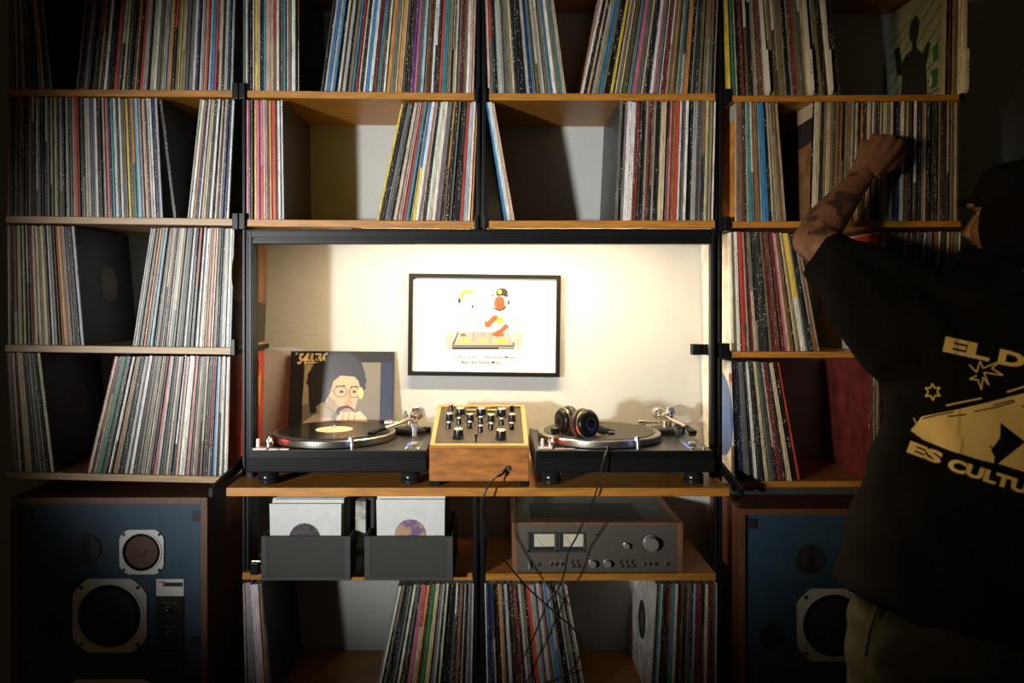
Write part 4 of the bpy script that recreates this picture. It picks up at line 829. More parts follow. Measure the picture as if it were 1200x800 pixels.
bin_(427, 531, 'grey bin of white-sleeved singles, right one beside the amplifier', 442, 520, 584.5, (481.0, 626.5), splotch('violet_disc', (0.14, 0.09, 0.20), (0.45, 0.25, 0.16), 45), 9, 0)
# upright worn white box between the bins
bm = nb(); bx(bm, PX(416.5), PX(428.5), 0.0, 0.20, ZS + .0005, PZ(587), .001)
sb = obj('slim_box', bm, splotch('worn_white', (0.16, 0.14, 0.10), (0.50, 0.49, 0.44), 22)); tag(sb, 'slim worn white box standing between the two grey bins', 'box')
bm = nb(); bx(bm, PX(429.5), PX(437), 0.02, 0.20, ZS + .0005, PZ(585), .001)
tag(obj('slim_box', bm, INK), 'slim black box behind the right grey bin', 'box')
pg = thing('cable_plug', 'small chrome plug poking out beside the left grey bin', 'plug', (PX(297), -0.01, ZS))
bm = nb(); cyl(bm, (0, 0, .034), .003, .022, (1, 0, 0), 12, .0006); obj('tip', bm, SIL, pg)
bm = nb(); bx(bm, -.004, .018, -.008, .008, 0, .031, .002); obj('body', bm, BLK2, pg)

# ------------------------------------------------------------------ amplifier
ax0, ax1 = PX(600.5), PX(800); AW = ax1 - ax0; AH = PZ(612) - PZ(671.6)
ampo = thing('stereo_amplifier', 'silver stereo amplifier with two meters and wooden cheeks', 'amplifier', (ax0, 0, PZ(671.6) + .0005))
def AZ(zx, zy): # zoom px (4.444x from 590,575) to local x, z
    p = P(590 + zx / 4.444, 575 + zy / 4.444, -0.004); return p.x - ax0, p.z - PZ(671.6)
bm = nb(); bx(bm, .014, AW - .014, .004, .29, .006, AH - .002, .002); obj('body', bm, mat('amp_body', (0.022, 0.022, 0.021), .45), ampo)
for x0, x1 in ((0, .014), (AW - .014, AW)):
    bm = nb(); bx(bm, x0, x1, -.006, .295, 0, AH, .002); obj('wood_cheek', bm, mat('amp_wood', (0.20, 0.085, 0.035), .5, var=.25, scale=12, stretch=(8, 2, 1)), ampo)
bm = nb(); bx(bm, .014, AW - .014, -.005, .008, AH - .005, AH + .0005, .001); obj('top_trim', bm, mat('amp_wood', (0.20, 0.085, 0.035), .5), ampo)
bm = nb(); bx(bm, .05, AW - .1, .04, .2, AH - .002, AH - .0005); obj('top_vent', bm, INK, ampo)
bm = nb(); bx(bm, .0145, AW - .0145, -.004, .005, .004, AH - .005, .0008); fpn = obj('face_plate', bm, ALU, ampo)
mx_, mz_ = AZ(125, 320); mx2, mz2 = AZ(425, 215)
bm = nb()
for q in ((mx_, mx2, mz_, mz_ + .006), (mx_, mx2, mz2 - .002, mz2), (mx_, mx_ + .006, mz_, mz2), (mx2 - .002, mx2, mz_, mz2), ((mx_ + mx2) / 2 - .002, (mx_ + mx2) / 2 + .004, mz_, mz2)): bx(bm, q[0], q[1], -.0075, -.003, q[2], q[3], .0005)
obj('meter_frame', bm, mat('meter_frame', (0.10, 0.10, 0.095), .35, .6), fpn)
for za in ((140, 265), (292, 415)):
    a, b_ = AZ(za[0], 300); c_, d_ = AZ(za[1], 222); bm = nb(); bx(bm, a, c_, -.0052, -.0035, b_ - .004, d_); mw_ = obj('meter_window', bm, INK, fpn)
    a, b_ = AZ(za[0] + 20, 290); c_, d_ = AZ(za[1], 225); bm = nb(); bx(bm, a, c_, -.0060, -.0050, b_, d_); mf = obj('meter_face', bm, mat('meter_cream', (0.62, 0.57, 0.42), .5, var=.06, scale=60), fpn)
    bm = nb(); xm = (a + c_) / 2
    prism(bm, [(xm - .004, -.0062, b_ + .001), (xm - .003, -.0062, b_ + .001), (a + .004, -.0062, d_ - .003), (a + .0035, -.0062, d_ - .003)], (0, -1, 0), .0003); obj('needle', bm, INK, mf)
def aknob(zx, zy, r, h):
    x, z = AZ(zx, zy); bm = nb(); lathe(bm, [(r * 1.15, .0), (r * 1.15, .0015), (r, .002), (r, h * .9), (r * .92, h), (r * .5, h + .0006), (0, h + .0004)], (x, -.004, z), (0, -1, 0), 32); k = obj('knob', bm, mat('amp_knob', (0.40, 0.38, 0.34), .3, .55), ampo, smooth=True)
    bm = nb(); ring(bm, (x, -.0042, z), r * 1.28, r * 1.16, .0008, (0, -1, 0), 32); obj('dial_ring', bm, INK, k)
aknob(765, 270, .0185, .024); aknob(640, 283, .0072, .014); aknob(463, 376, .0092, .016); aknob(540, 376, .0092, .016)
for zx in (245, 270, 300, 360, 388, 612, 643, 673, 728, 757, 787, 847):
    x, z = AZ(zx, 380); dk = zx in (360, 388, 612, 643, 673); bm = nb(); bx(bm, x - .003, x + .003, -.0048, -.0035, z - .011, z + .011, .0006); sl_ = obj('switch_slot', bm, INK if dk else mat('slot_grey', (0.2, 0.19, 0.17), .4, .6), ampo)
    bm = nb(); tube(bm, [(x, -.004, z), (x, -.010, z - .003), (x, -.0145, z - (.006 if dk else -.004))], [.0016, .0016, .0023], 10); obj('lever', bm, SIL, sl_, smooth=True)
x, z = AZ(135, 384); bm = nb(); bx(bm, x - .004, x + .004, -.012, -.0035, z - .011, z + .011, .002); obj('power_switch', bm, mat('amp_knob', (0.40, 0.38, 0.34), .3, .55), ampo)
x, z = AZ(187, 384); bm = nb(); ring(bm, (x, -.004, z), .005, .0028, .0012, (0, -1, 0), 20); cyl(bm, (x, -.0042, z), .0028, .0004, (0, -1, 0), 16); obj('phones_socket', bm, INK, ampo)
bm = nb(); x, z = AZ(472, 232)
for k in range(7): bx(bm, x + k * .0019, x + k * .0019 + .0015, -.0045, -.0038, z, z + .0038)
obj('maker_mark', bm, INK, fpn)['kind'] = 'stuff'
for fx in (.04, AW - .04):
    bm = nb(); cyl(bm, (fx, .03, 0), .012, .007, seg=20); obj('foot', bm, RUB, ampo)

# ------------------------------------------------------------------ loudspeakers
BLUE = mat('baffle_blue', (0.020, 0.055, 0.092), 0.6, var=.12, scale=14)
SPF = mat('driver_frame', (0.66, 0.65, 0.60), .45, .2); CONE = mat('cone_dark', (0.025, 0.025, 0.023), .75, var=.15, scale=60); CONEB = mat('cone_brown', (0.10, 0.045, 0.028), .7)
def octa(cx_, cz_, hw_, cut): return [(cx_ - hw_, cz_ - hw_ + cut), (cx_ - hw_ + cut, cz_ - hw_), (cx_ + hw_ - cut, cz_ - hw_), (cx_ + hw_, cz_ - hw_ + cut), (cx_ + hw_, cz_ + hw_ - cut), (cx_ + hw_ - cut, cz_ + hw_), (cx_ - hw_ + cut, cz_ + hw_), (cx_ - hw_, cz_ + hw_ - cut)]
def speaker(label, xl, ytop, Y, base):
    S = FPX / (D0 + Y); Wd = 231 / (FPX / 2.10); Hh = .845; Z1 = PZ(ytop, Y); X0 = PX(xl, Y)
    o = thing('studio_speaker', label, 'speaker', (X0, Y, Z1 - Hh), 'blue-fronted studio speakers')
    def q(px, py): return (px - 12) / (FPX / 2.10), Hh - (py - 583) / (FPX / 2.10)   # left speaker photo pixels to local
    t = .017; bm = nb()
    bx(bm, 0, t, 0, .29, 0, Hh, .001); obj('side_panel', bm, WOODD, o)
    bm = nb(); bx(bm, Wd - t, Wd, 0, .29, 0, Hh, .001); obj('side_panel', bm, WOODD, o)
    bm = nb(); bx(bm, t, Wd - t, 0, .29, Hh - t, Hh, .001); obj('top_panel', bm, WOODD, o)
    bm = nb(); bx(bm, t, Wd - t, 0, .29, 0, t, .001); obj('bottom_panel', bm, WOODD, o)
    bm = nb(); bx(bm, t, Wd - t, .014, .28, t, Hh - t); bf = obj('baffle', bm, BLUE, o); f0 = .014
    def driver(cx_, cz_, hw_, cut, rc, cone, name, dome):
        bm = nb(); out = octa(cx_, cz_, hw_, cut); seg = 48; M = []
        # frame plate with a round opening
        ring(bm, (cx_, f0, cz_), rc * 1.08, rc, .007, (0, -1, 0), seg)
        oo = []
        for k in range(seg):
            a = 2 * PI * k / seg; dx, dz = math.cos(a), math.sin(a)
            tmax = min(hw_ / max(abs(dx), 1e-6), hw_ / max(abs(dz), 1e-6), (2 * hw_ - cut) / max(abs(dx) + abs(dz), 1e-6)); oo.append((cx_ + dx * tmax, cz_ + dz * tmax))
        vi = [bm.verts.new((cx_ + rc * 1.05 * math.cos(2 * PI * k / seg), f0 - .005, cz_ + rc * 1.05 * math.sin(2 * PI * k / seg))) for k in range(seg)]
        vo = [bm.verts.new((x, f0 - .005, z)) for x, z in oo]; vb = [bm.verts.new((x, f0, z)) for x, z in oo]
        for k in range(seg):
            k2 = (k + 1) % seg; bm.faces.new((vi[k], vi[k2], vo[k2], vo[k])); bm.faces.new((vo[k], vo[k2], vb[k2], vb[k]))
        fr_ = obj(name, bm, SPF, o)
        bm = nb(); lathe(bm, [(rc, 0), (rc, .0065), (rc * .93, .0075), (rc * .86, .004), (rc * .84, .004), (rc * .84, 0)], (cx_, f0, cz_), (0, -1, 0), 40); obj('surround', bm, RUB, fr_, smooth=True)
        bm = nb(); lathe(bm, [(rc * .85, .0045), (rc * .38, .001), (rc * .36, .001), (rc * .33, .003), (rc * .2, .007), (0, .0085)] if dome else [(rc * .85, .0045), (rc * .3, .001), (rc * .2, .003), (0, .005)], (cx_, f0, cz_), (0, -1, 0), 40); obj('cone', bm, cone, fr_, smooth=True)
        for sx in (-1, 1):
            for sz in (-1, 1):
                bm = nb(); cyl(bm, (cx_ + sx * (hw_ - cut * .62), f0 - .004, cz_ + sz * (hw_ - cut * .62)), max(.0035, hw_ * .05), .003, (0, -1, 0), 14); obj('bolt', bm, INK, fr_)
    x, z = q(126.5, 723); driver(x, z, .0965, .036, .082, CONE, 'mid_bass_driver', True)
    x, z = q(164, 648); driver(x, z, .058, .019, .049, CONEB, 'midrange_driver', True)
    x, z = q(127, 868); driver(x, z, .155, .06, .135, CONE, 'woofer', True)
    x, z = q(98, 645); bm = nb(); cyl(bm, (x, f0, z), .040, .004, (0, -1, 0), 36, .001); tw = obj('slot_tweeter', bm, mat('tweeter_grey', (0.05, 0.055, 0.055), .4, .5), o)
    bm = nb(); bx(bm, x - .009, x + .009, f0 - .006, f0 - .0035, z - .038, z + .038, .001); obj('slot', bm, INK, tw)
    x, z = q(54, 737); bm = nb(); ring(bm, (x, f0 + .001, z), .034, .031, .004, (0, -1, 0), 36); cyl(bm, (x, f0, z), .0315, .001, (0, -1, 0), 36); obj('port', bm, INK, o)
    x0, z0 = q(181, 789); x1, z1 = q(213.5, 700); xx, z2 = q(213.5, 680)
    bm = nb(); bx(bm, x0, x1, f0 - .003, f0, z0, z1, .0006); cp = obj('level_panel', bm, mat('panel_black', (0.01, 0.008, 0.007), .4), o)
    bm = nb(); bx(bm, x0, x1, f0 - .0032, f0, z1, z2, .0006); wp = obj('badge_plate', bm, WHT, o)
    bm = nb(); bx(bm, x0 + .022, x1 - .003, f0 - .004, f0 - .003, z2 - .019, z2 - .009); obj('badge_bar', bm, INK, wp)
    bm = nb(); bx(bm, x0 + .017, x0 + .022, f0 - .004, f0 - .003, z2 - .019, z2 - .006); bx(bm, x0 + .005, x0 + .017, f0 - .004, f0 - .003, z2 - .009, z2 - .0065); obj('badge_mark', bm, flat('badge_red', (0.5, 0.06, 0.04)), wp)
    for py in (716, 744, 775):
        x, z = q(195.5, py); bm = nb(); lathe(bm, [(.009, 0), (.009, .003), (.0065, .004), (.006, .012), (.004, .013)], (x, f0 - .003, z), (0, -1, 0), 20); obj('level_knob', bm, mat('knob_dim', (0.03, 0.028, 0.025), .4), cp, smooth=True)
        bm = nb(); bx(bm, x - .02, x + .02, f0 - .0034, f0 - .003, z + .017, z + .019); obj('scale_mark', bm, flat('scale_grey', (0.12, 0.11, 0.1)), cp)
    for px_, py_ in ((29, 602), (229, 606), (228, 754), (25, 784), (29, 930), (229, 930)):
        x, z = q(px_, py_); bm = nb(); bx(bm, x - .012, x + .012, f0 - .005, f0, z - .013, z + .013, .001); obj('grille_catch', bm, INK, o)
    if base > 0.004:
        for fx in (.06, Wd - .06):
            for fy in (.06, .23):
                bm = nb(); bx(bm, fx - .03, fx + .03, fy - .03, fy + .03, -(Z1 - Hh), 0, .002); obj('foot', bm, RUB, o)
    return o
speaker('blue-fronted studio speaker under the left shelving bay', 12, 583, -0.03, PZ(583, -0.03) - .845)
speaker('blue-fronted studio speaker partly hidden behind the person', 866, 596, 0.0, PZ(596, 0.0) - .845)

# ------------------------------------------------------------------ person
SKIN = mat('skin', (0.20, 0.088, 0.045), 0.5, var=0.12, scale=30)
def tattoo_skin():
    m = SKIN; nt = m.node_tree; b = nt.nodes['Principled BSDF']; src = b.inputs['Base Color'].links[0].from_socket
    geo = nt.nodes.new('ShaderNodeNewGeometry'); n = nt.nodes.new('ShaderNodeTexNoise'); n.inputs['Scale'].default_value = 24; n.inputs['Detail'].default_value = 2
    nt.links.new(geo.outputs['Position'], n.inputs['Vector'])
    r = nt.nodes.new('ShaderNodeMapRange'); r.inputs[1].default_value = .52; r.inputs[2].default_value = .58; nt.links.new(n.outputs[0], r.inputs[0])
    sx = nt.nodes.new('ShaderNodeSeparateXYZ'); nt.links.new(geo.outputs['Position'], sx.inputs[0])
    lt = nt.nodes.new('ShaderNodeMath'); lt.operation = 'LESS_THAN'; lt.inputs[1].default_value = .93; nt.links.new(sx.outputs[0], lt.inputs[0])
    mu = nt.nodes.new('ShaderNodeMath'); mu.operation = 'MULTIPLY'; nt.links.new(r.outputs[0], mu.inputs[0]); nt.links.new(lt.outputs[0], mu.inputs[1])
    m2 = nt.nodes.new('ShaderNodeMath'); m2.operation = 'MULTIPLY'; m2.inputs[1].default_value = .75; nt.links.new(mu.outputs[0], m2.inputs[0])
    mx = nt.nodes.new('ShaderNodeMix'); mx.data_type = 'RGBA'; mx.inputs[7].default_value = (0.022, 0.018, 0.015, 1)
    nt.links.new(m2.outputs[0], mx.inputs[0]); nt.links.new(src, mx.inputs[6]); nt.links.new(mx.outputs[2], b.inputs['Base Color'])
tattoo_skin()
CLOTH = mat('black_cotton', (0.0055, 0.005, 0.004), 0.9, var=.15, scale=60, spec=.08); OLIVE = mat('olive_twill', (0.030, 0.027, 0.013), 0.9, var=.15, scale=90)
HAIR = mat('dark_hair', (0.004, 0.0035, 0.003), 0.8, var=.4, scale=180, bump=.6, bscale=260, spec=.06)
per = thing('person', 'person in a black printed t-shirt reaching up to the records, back turned', 'person', (0.95, -0.42, 0.0))
per.location = (0.95, -0.42, 0.0); base = Vector(per.location)
def put(name, me, m, smooth=True):
    for v in me.vertices: v.co -= base
    me.materials.clear(); o = link(name, me, m, per); return o
fdir = Vector((-0.52, 0.85, 0.0)).normalized(); sdir = Vector((0, 0, 1)).cross(fdir)   # face direction and the side towards the camera/left
hc = Vector((1.090, -0.455, 1.583))
def hp_(f, s, u): return hc + fdir * f + sdir * s + Vector((0, 0, u))
# body: one continuous surface (head, neck, trunk, arms with hands, legs)
bm = nb()
ellipsoid(bm, hp_(-0.012, 0, 0.022), (0.094, 0.073, 0.094), fdir, 24)
ellipsoid(bm, hp_(0.022, 0, -0.045), (0.066, 0.058, 0.072), fdir, 20)
ellipsoid(bm, hp_(0.062, 0, -0.088), (0.026, 0.026, 0.022), fdir, 12)      # chin
tube(bm, [hp_(0.082, 0, 0.012), hp_(0.098, 0, -0.014), hp_(0.108, 0, -0.032), hp_(0.094, 0, -0.040)], [.007, .010, .013, .010], 10)  # nose
ellipsoid(bm, hp_(0.088, 0, -0.062), (0.012, 0.024, 0.008), fdir, 12)      # lips
for sg in (-1, 1):
    ellipsoid(bm, hp_(-0.004, sg * 0.074, -0.012), (0.016, 0.008, 0.030), fdir + sdir * sg * -0.3, 12)   # ears
    ellipsoid(bm, hp_(0.046, sg * 0.040, -0.030), (0.034, 0.024, 0.034), fdir, 14)                         # cheeks
    ellipsoid(bm, hp_(0.074, sg * 0.032, 0.026), (0.016, 0.026, 0.008), fdir, 12)                         # brows
nb0 = Vector((1.105, -0.44, 1.44))
tube(bm, [hp_(-0.03, 0, -0.03), hp_(-0.03, 0, -0.08), nb0, nb0 - Vector((.005, 0, .05))], [.052, .054, .060, .075], 18)
tube(bm, [(1.10, -.43, 1.44), (1.085, -.42, 1.38), (1.06, -.42, 1.26), (1.01, -.42, 1.08), (.965, -.42, .92), (.94, -.42, .80)], [(.09, .06), (.165, .080), (.150, .09), (.125, .085), (.13, .09), (.14, .10)], 20, ref=(1, -.25, -.22))
SH = Vector((.935, -.385, 1.395)); EL = Vector((.752, -.205, 1.548)); WR = Vector((.921, -.105, 1.716))
tube(bm, catmull([SH + Vector((.06, -.02, -.01)), SH, SH.lerp(EL, .5), EL], 4), [.06] * 4 + [.056] * 4 + [.05] * 4 + [.042], 16)
fa = [EL + (EL - WR).normalized() * .012, EL.lerp(WR, .12), EL.lerp(WR, .3), EL.lerp(WR, .6), EL.lerp(WR, .88), WR]
tube(bm, fa, [.036, .044, .047, .038, .030, .029], 18)
ellipsoid(bm, EL, (.042, .042, .042), (1, 0, 0), 14)
# left hand: back towards the camera, fingers bent onto the record tops
kn = [Vector((.945, -.090, 1.800)), Vector((.970, -.098, 1.812)), Vector((.996, -.099, 1.812)), Vector((1.020, -.092, 1.803))]
for i, k in enumerate(kn):
    w0 = WR + Vector((-.018 + i * .013, -.004, .004))
    tube(bm, [w0, w0.lerp(k, .35), w0.lerp(k, .75), k], [.017, .0175, .0165, .0125], 12)
    ellipsoid(bm, k, (.0125, .0125, .0125), (1, 0, 0), 10)
    L1 = (.040, .045, .047, .042)[i]
    p1 = k + Vector((.002, L1 * .93, L1 * .30)); p2 = p1 + Vector((.001, .016, -.024)); p3 = p2 + Vector((0, .003, -.020))
    tube(bm, [k, k.lerp(p1, .5), p1, p1.lerp(p2, .5), p2, p3], [.0108, .0098, .0098, .0090, .0086, .0070], 10)
    ellipsoid(bm, p1, (.0102, .0102, .0102), (1, 0, 0), 10); ellipsoid(bm, p3, (.0070, .0070, .0070), (1, 0, 0), 8)
tube(bm, [WR + Vector((.022, .004, .014)), Vector((1.000, -.082, 1.748)), Vector((1.034, -.068, 1.772)), Vector((1.046, -.052, 1.800)), Vector((1.042, -.036, 1.822))], [.018, .019, .0125, .0112, .0085], 12)
# right arm, hanging
SR, ER, WRr = Vector((1.285, -.47, 1.33)), Vector((1.375, -.44, 1.08)), Vector((1.335, -.32, .86))
tube(bm, catmull([SR + Vector((-.07, .02, .03)), SR, SR.lerp(ER, .5), ER], 4), [.06] * 4 + [.054] * 4 + [.046] * 4 + [.041], 14)
tube(bm, [ER, ER.lerp(WRr, .3), ER.lerp(WRr, .65), WRr], [.041, .043, .034, .027], 14)
dh = (WRr - ER).normalized()
for i in range(4):
    w0 = WRr + Vector((0, -.016 + i * .012, 0)); k = w0 + dh * .085 + Vector((0, -.01 + i * .006, 0))
    tube(bm, [w0, w0.lerp(k, .5), k], [.015, .016, .012], 10)
    e1 = k + dh * .035 + Vector((-.006, .004, 0)); e2 = e1 + dh * .024 + Vector((-.014, .004, 0)); e3 = e2 + dh * .012 + Vector((-.014, 0, 0))
    tube(bm, [k, e1, e2, e3], [.0100, .0092, .0085, .0070], 10)
tube(bm, [WRr + Vector((-.004, .016, -.01)), WRr + dh * .035 + Vector((-.01, .038, 0)), WRr + dh * .07 + Vector((-.018, .05, 0)), WRr + dh * .095 + Vector((-.024, .05, 0))], [.015, .013, .011, .008], 10)
# legs
for x0, x1 in ((.855, .85), (1.03, 1.05)):
    tube(bm, [(x0, -.42, .86), (x0, -.42, .74), (x1, -.43, .46), (x1, -.41, .30), (x1, -.40, .10), (x1, -.40, .04)], [.085, .082, .055, .052, .038, .040], 14)
    tube(bm, [(x1, -.40, .05), (x1 - .01, -.33, .045), (x1 - .015, -.25, .035)], [.038, .036, .028], 12)
put('body', bake(bm, 0.0050, 2), SKIN)
# t-shirt
bm = nb()
rings = [((1.118, -.445, 1.492), .078, .066), ((1.112, -.442, 1.466), .088, .074), ((1.108, -.435, 1.440), .150, .088), ((1.098, -.43, 1.405), .215, .108), ((1.085, -.425, 1.33), .236, .125), ((1.064, -.42, 1.22), .222, .130), ((1.030, -.42, 1.09), .206, .132), ((.990, -.42, .95), .206, .145), ((.955, -.42, .83), .214, .158), ((.938, -.42, .755), .220, .166)]
tube(bm, [r[0] for r in rings], [(r[1], r[2]) for r in rings], 32, ref=(1, -.22, -.23))
c0 = P(966, 300, -.225); c1 = P(1008, 350, -.31); c2 = P(1062, 392, -.385)
tube(bm, [c0, c0.lerp(c1, .5), c1, c2, c2 + Vector((.09, -.03, -.04))], [(.066, .064), (.076, .074), (.092, .085), (.115, .098), (.12, .10)], 24)
tube(bm, [EL.lerp(SH, .14), EL.lerp(SH, .30), EL.lerp(SH, .6), SH, SH + Vector((.06, -.02, -.005)), SH + Vector((.13, -.03, -.005))], [.062, .064, .070, .080, .082, .075], 20)
tube(bm, [SR + Vector((-.10, .02, .02)), SR + Vector((-.02, .0, -.0)), SR.lerp(ER, .55), SR.lerp(ER, .9)], [.095, .09, .084, .078], 20)
# drape hanging from the raised arm down the left side
tube(bm, [P(1058, 430, -.36), P(1056, 500, -.35), P(1042, 570, -.34), P(1024, 630, -.335), P(1013, 664, -.335)], [(.045, .05), (.036, .05), (.036, .05), (.034, .05), (.030, .05)], 16)
sme = bake(bm, 0.009, 5)
SN = [v.normal.copy() for v in sme.vertices]
for v, nv in zip(sme.vertices, SN):   # folds
    p = v.co.copy(); q = Vector((p.x * 9 + p.z * 5, p.y * 6, p.z * 2.2 - p.x * 3))
    f = noise.noise(q) * .010 + noise.noise(q * 2.1 + Vector((3, 1, 7))) * .005
    amt = 1.7 if p.z < .98 or p.x < .93 else .5
    v.co = p + nv * f * amt
bvm = bmesh.new(); bvm.from_mesh(sme); bvh = BVHTree.FromBMesh(bvm); bvm.free()
put('t_shirt', sme, CLOTH); shirt = per.children[-1] if per.children else None
shirt = [o for o in per.children if o.name.startswith('t_shirt')][0]
# print on the back, laid onto the cloth
EYE = Vector((0, -D0, ZC))
def onto(zx, zy):
    px, py = 1050 + zx / 4.0, 380 + zy / 4.0
    d = Vector(((px - CX) / FPX, 1.0, -(py - CY) / FPX)).normalized(); hit = bvh.ray_cast(EYE, d)
    if hit[0] is None: return EYE + d * 1.72
    return hit[0] - d * .0022
PRN = mat('print_gold', (0.74, 0.56, 0.24), 0.75)
def lay(name, pts2, faces, m=PRN, step=14.0):
    bm = nb(); vv = [bm.verts.new((x, y, 0)) for x, y in pts2]
    for f in faces:
        try: bm.faces.new([vv[i] for i in f])
        except ValueError: pass
    bmesh.ops.triangulate(bm, faces=bm.faces[:])
    for _ in range(6):
        es = [e for e in bm.edges if e.calc_length() > step]
        if not es: break
        bmesh.ops.subdivide_edges(bm, edges=es, cuts=1); bmesh.ops.triangulate(bm, faces=[f for f in bm.faces if len(f.verts) > 3])
    for v in bm.verts: v.co = onto(v.co.x, v.co.y) - base
    me = bpy.data.meshes.new(name); bm.to_mesh(me); bm.free(); o = link(name, me, m, shirt); return o
def laypoly(name, polys, m=PRN):
    pts, fs = [], []
    for q in polys: fs.append(list(range(len(pts), len(pts) + len(q)))); pts += q
    return lay(name, pts, fs, m)
def laytext(name, s_, org, ang, hgt, wid, skew=0.0, curve=0.0, bold=.05):
    me = text_mesh(s_, 1.0, bold=bold); xs = [v.co.x for v in me.vertices]; ys = [v.co.y for v in me.vertices]; x0, y0, sx, sy = min(xs), min(ys), wid / (max(xs) - min(xs)), hgt / (max(ys) - min(ys))
    ca, sa = math.cos(ang), math.sin(ang); pts = []
    for v in me.vertices:
        a = (v.co.x - x0) * sx; b = (v.co.y - y0) * sy; a2 = a + b * skew; dz = curve * (a / wid) * (1 - a / wid) * 4
        pts.append((org[0] + a2 * ca + b * sa, org[1] + a2 * sa - b * ca + dz))
    fs = [list(p.vertices) for p in me.polygons]; bpy.data.meshes.remove(me)
    return lay(name, pts, fs)
laytext('print_lettering', 'EL', (218, 126), math.radians(12.5), 72, 222)
laytext('print_lettering', 'DISCO', (474, 184), math.radians(12.0), 72, 520)
laytext('print_lettering', 'ES', (48, 598), math.radians(21), 58, 168)
laytext('print_lettering', 'CULTURA', (236, 680), math.radians(17.5), 60, 560)
laypoly('print_shape', [[(68, 497), (200, 472), (340, 450), (340, 436), (240, 448), (130, 460), (105, 452), (120, 432), (270, 402), (420, 368), (600, 322), (720, 292), (720, 600), (600, 545), (490, 460), (488, 530), (330, 540), (400, 555), (445, 590), (462, 620), (458, 650), (380, 630), (250, 590), (130, 542)]])
laypoly('print_shape', [[(480, 652), (600, 556), (720, 610), (720, 715), (600, 690)]])
laypoly('print_line', stroke([(235, 380), (320, 362), (402, 346)], 7)); laypoly('print_line', stroke([(520, 317), (600, 292), (660, 276)], 8))
def starpts(cx_, cy_, ro, ri, n, rot):
    return [(cx_ + (ro if k % 2 == 0 else ri) * math.cos(rot + PI * k / n), cy_ + (ro if k % 2 == 0 else ri) * math.sin(rot + PI * k / n)) for k in range(2 * n)]
st_ = starpts(172, 316, 40, 20, 6, .5); laypoly('print_star', stroke(st_ + [st_[0]], 6))
b_ = [(343, 188), (378, 225), (394, 172), (408, 205), (500, 168), (448, 205), (502, 238), (412, 225), (436, 285), (408, 248), (400, 306), (385, 260), (345, 256), (378, 240)]
laypoly('print_burst', stroke(b_, 6)); laypoly('print_line', stroke([(82, 438), (92, 460), (118, 470)], 5))
DK = CLOTH
def lay2(polys):
    o = laypoly('print_gap', polys, DK); 
    for v in o.data.vertices:
        w_ = v.co + base; d = (w_ - EYE).normalized(); v.co = v.co - d * .0012
    return o
for q in ([(125, 442), (190, 425), (270, 410)], [(242, 432), (330, 421)], [(365, 409), (470, 388), (555, 362), (545, 355), (455, 379)], [(440, 568), (462, 590), (466, 610)], [(590, 385), (640, 372)]): lay2(stroke(q, 6))
# trousers
bm = nb()
tube(bm, [(.945, -.42, .86), (.94, -.42, .80), (.94, -.42, .74), (.94, -.42, .66)], [(.14, .09), (.16, .105), (.188, .125), (.19, .13)], 24, ref=(1, 0, 0))
for x0, x1 in ((.850, .85), (1.035, 1.05)):
    tube(bm, [(x0, -.42, .76), (x0, -.42, .69), ((x0 + x1) / 2, -.43, .58), (x1, -.43, .46), (x1, -.41, .28), (x1, -.40, .09)], [.085, .104, .098, .090, .085, .082], 20)
tme = bake(bm, 0.010, 4)
for v, nv in zip(tme.vertices, [q.normal.copy() for q in tme.vertices]):
    p = v.co.copy(); v.co = p + nv * (noise.noise(Vector((p.x * 8, p.y * 8, p.z * 18))) * .006)
put('trousers', tme, OLIVE)
bm = nb(); pk = [P(1004, 694, -.50), P(996, 712, -.505), P(990, 735, -.505), P(989, 760, -.505)]
bm = nb(); tube(bm, [(.772, -.50, .79), (.762, -.49, .74), (.757, -.48, .68)], .004, 8)
for v in bm.verts: v.co -= base
obj('pocket_seam', bm, OLIVE, per)
for x1 in (.85, 1.05):
    bm = nb(); tube(bm, [(x1, -.455, .035), (x1, -.40, .045), (x1 - .008, -.32, .045), (x1 - .015, -.22, .032), (x1 - .016, -.195, .028)], [(.038, .032), (.046, .044), (.047, .044), (.042, .030), (.026, .022)], 18, ref=(1, 0, 0))
    me = bake(bm, .006, 3); put('shoe', me, RUB)
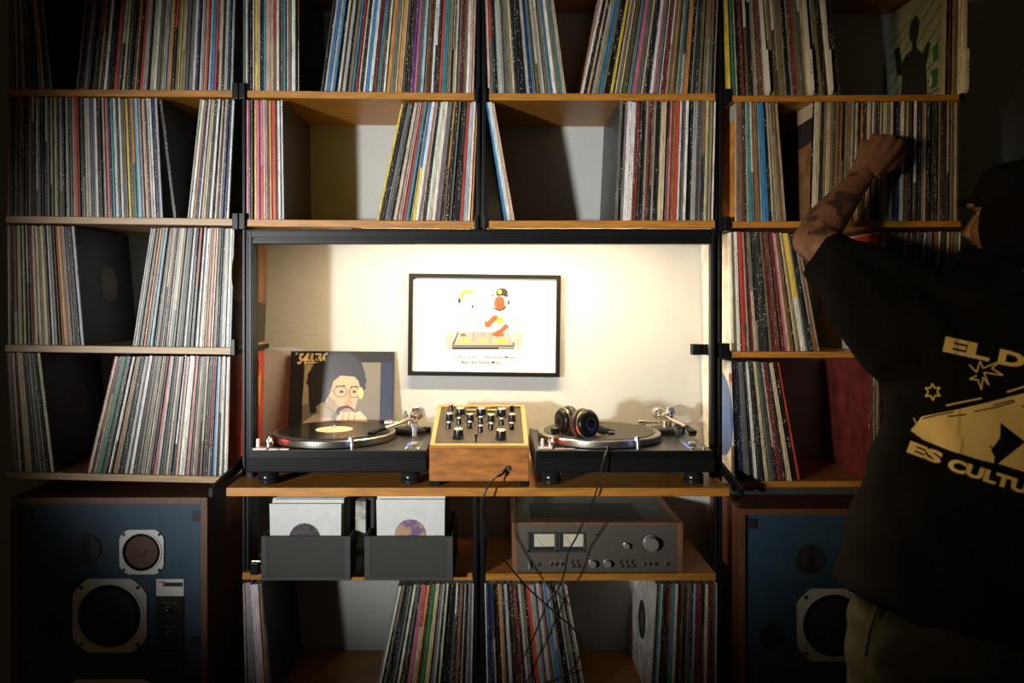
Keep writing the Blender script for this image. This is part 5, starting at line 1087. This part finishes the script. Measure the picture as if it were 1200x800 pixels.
# hair, beard, cap, glasses
bm = nb(); ellipsoid(bm, hp_(-0.030, 0, 0.018), (0.095, 0.092, 0.096), fdir, 24); ellipsoid(bm, hp_(-0.028, 0, -0.045), (0.070, 0.096, 0.080), fdir, 20)
for sg in (-1, 1): ellipsoid(bm, hp_(0.014, sg * .066, -.025), (0.036, 0.022, 0.070), fdir, 16)
put('hair', bake(bm, .007, 2), HAIR)
bm = nb(); ellipsoid(bm, hp_(0.070, 0, -0.095), (0.055, 0.062, 0.045), fdir, 18); ellipsoid(bm, hp_(0.078, 0, -0.125), (0.048, 0.052, 0.040), fdir, 16)
for sg in (-1, 1): tube(bm, [hp_(0.0, sg * .066, -.035), hp_(0.02, sg * .064, -.075), hp_(0.05, sg * .05, -.10)], [.010, .016, .022], 12)
me = bake(bm, .006, 2)
for v, nv in zip(me.vertices, [q.normal.copy() for q in me.vertices]): v.co += nv * noise.noise(v.co * 60) * .006
put('beard', me, HAIR)
bm = nb(); lathe(bm, [(.095, 0), (.097, .012), (.094, .045), (.083, .080), (.058, .102), (.025, .110), (0, .111)], (0, 0, 0), (0, 0, 1), 32)
for v in bm.verts: q = v.co.copy(); v.co = hp_(-.012, 0, .020) + fdir * q.x * 1.02 + sdir * q.y * .90 + Vector((0, 0, q.z * .84))
for v in bm.verts: v.co -= base
cap = obj('cap', bm, CLOTH, per, smooth=True)
bm = nb(); n_ = 14; top = []; bot = []
outl = [(0.070 + .045 * math.cos(a), .070 * math.sin(a)) for a in [(-PI / 2) + PI * k / n_ for k in range(n_ + 1)]]
outl = [(0.05, -.072)] + outl + [(0.05, .072)]
prism(bm, [hp_(a, b, .028 - .0 * a) - base for a, b in outl], (0, 0, 1), .012); obj('brim', bm, CLOTH, cap)
bm = nb(); lathe(bm, [(.008, 0), (.006, .004), (0, .005)], (0, 0, 0), (0, 0, 1), 14)
for v in bm.verts: v.co = hp_(-.012, 0, .113) + v.co - base
obj('button', bm, CLOTH, cap, smooth=True)
for sg in (-1, 1):
    bm = nb(); ellipsoid(bm, hp_(.060, sg * .030, .008), (.011, .011, .011), fdir, 12)
    for v in bm.verts: v.co -= base
    ey = obj('eye', bm, mat('eye_white', (.6, .58, .52), .2), per, smooth=True)
    bm = nb(); cyl(bm, hp_(.0705, sg * .030, .008) - base, .005, .001, fdir, 14); obj('iris', bm, INK, ey)
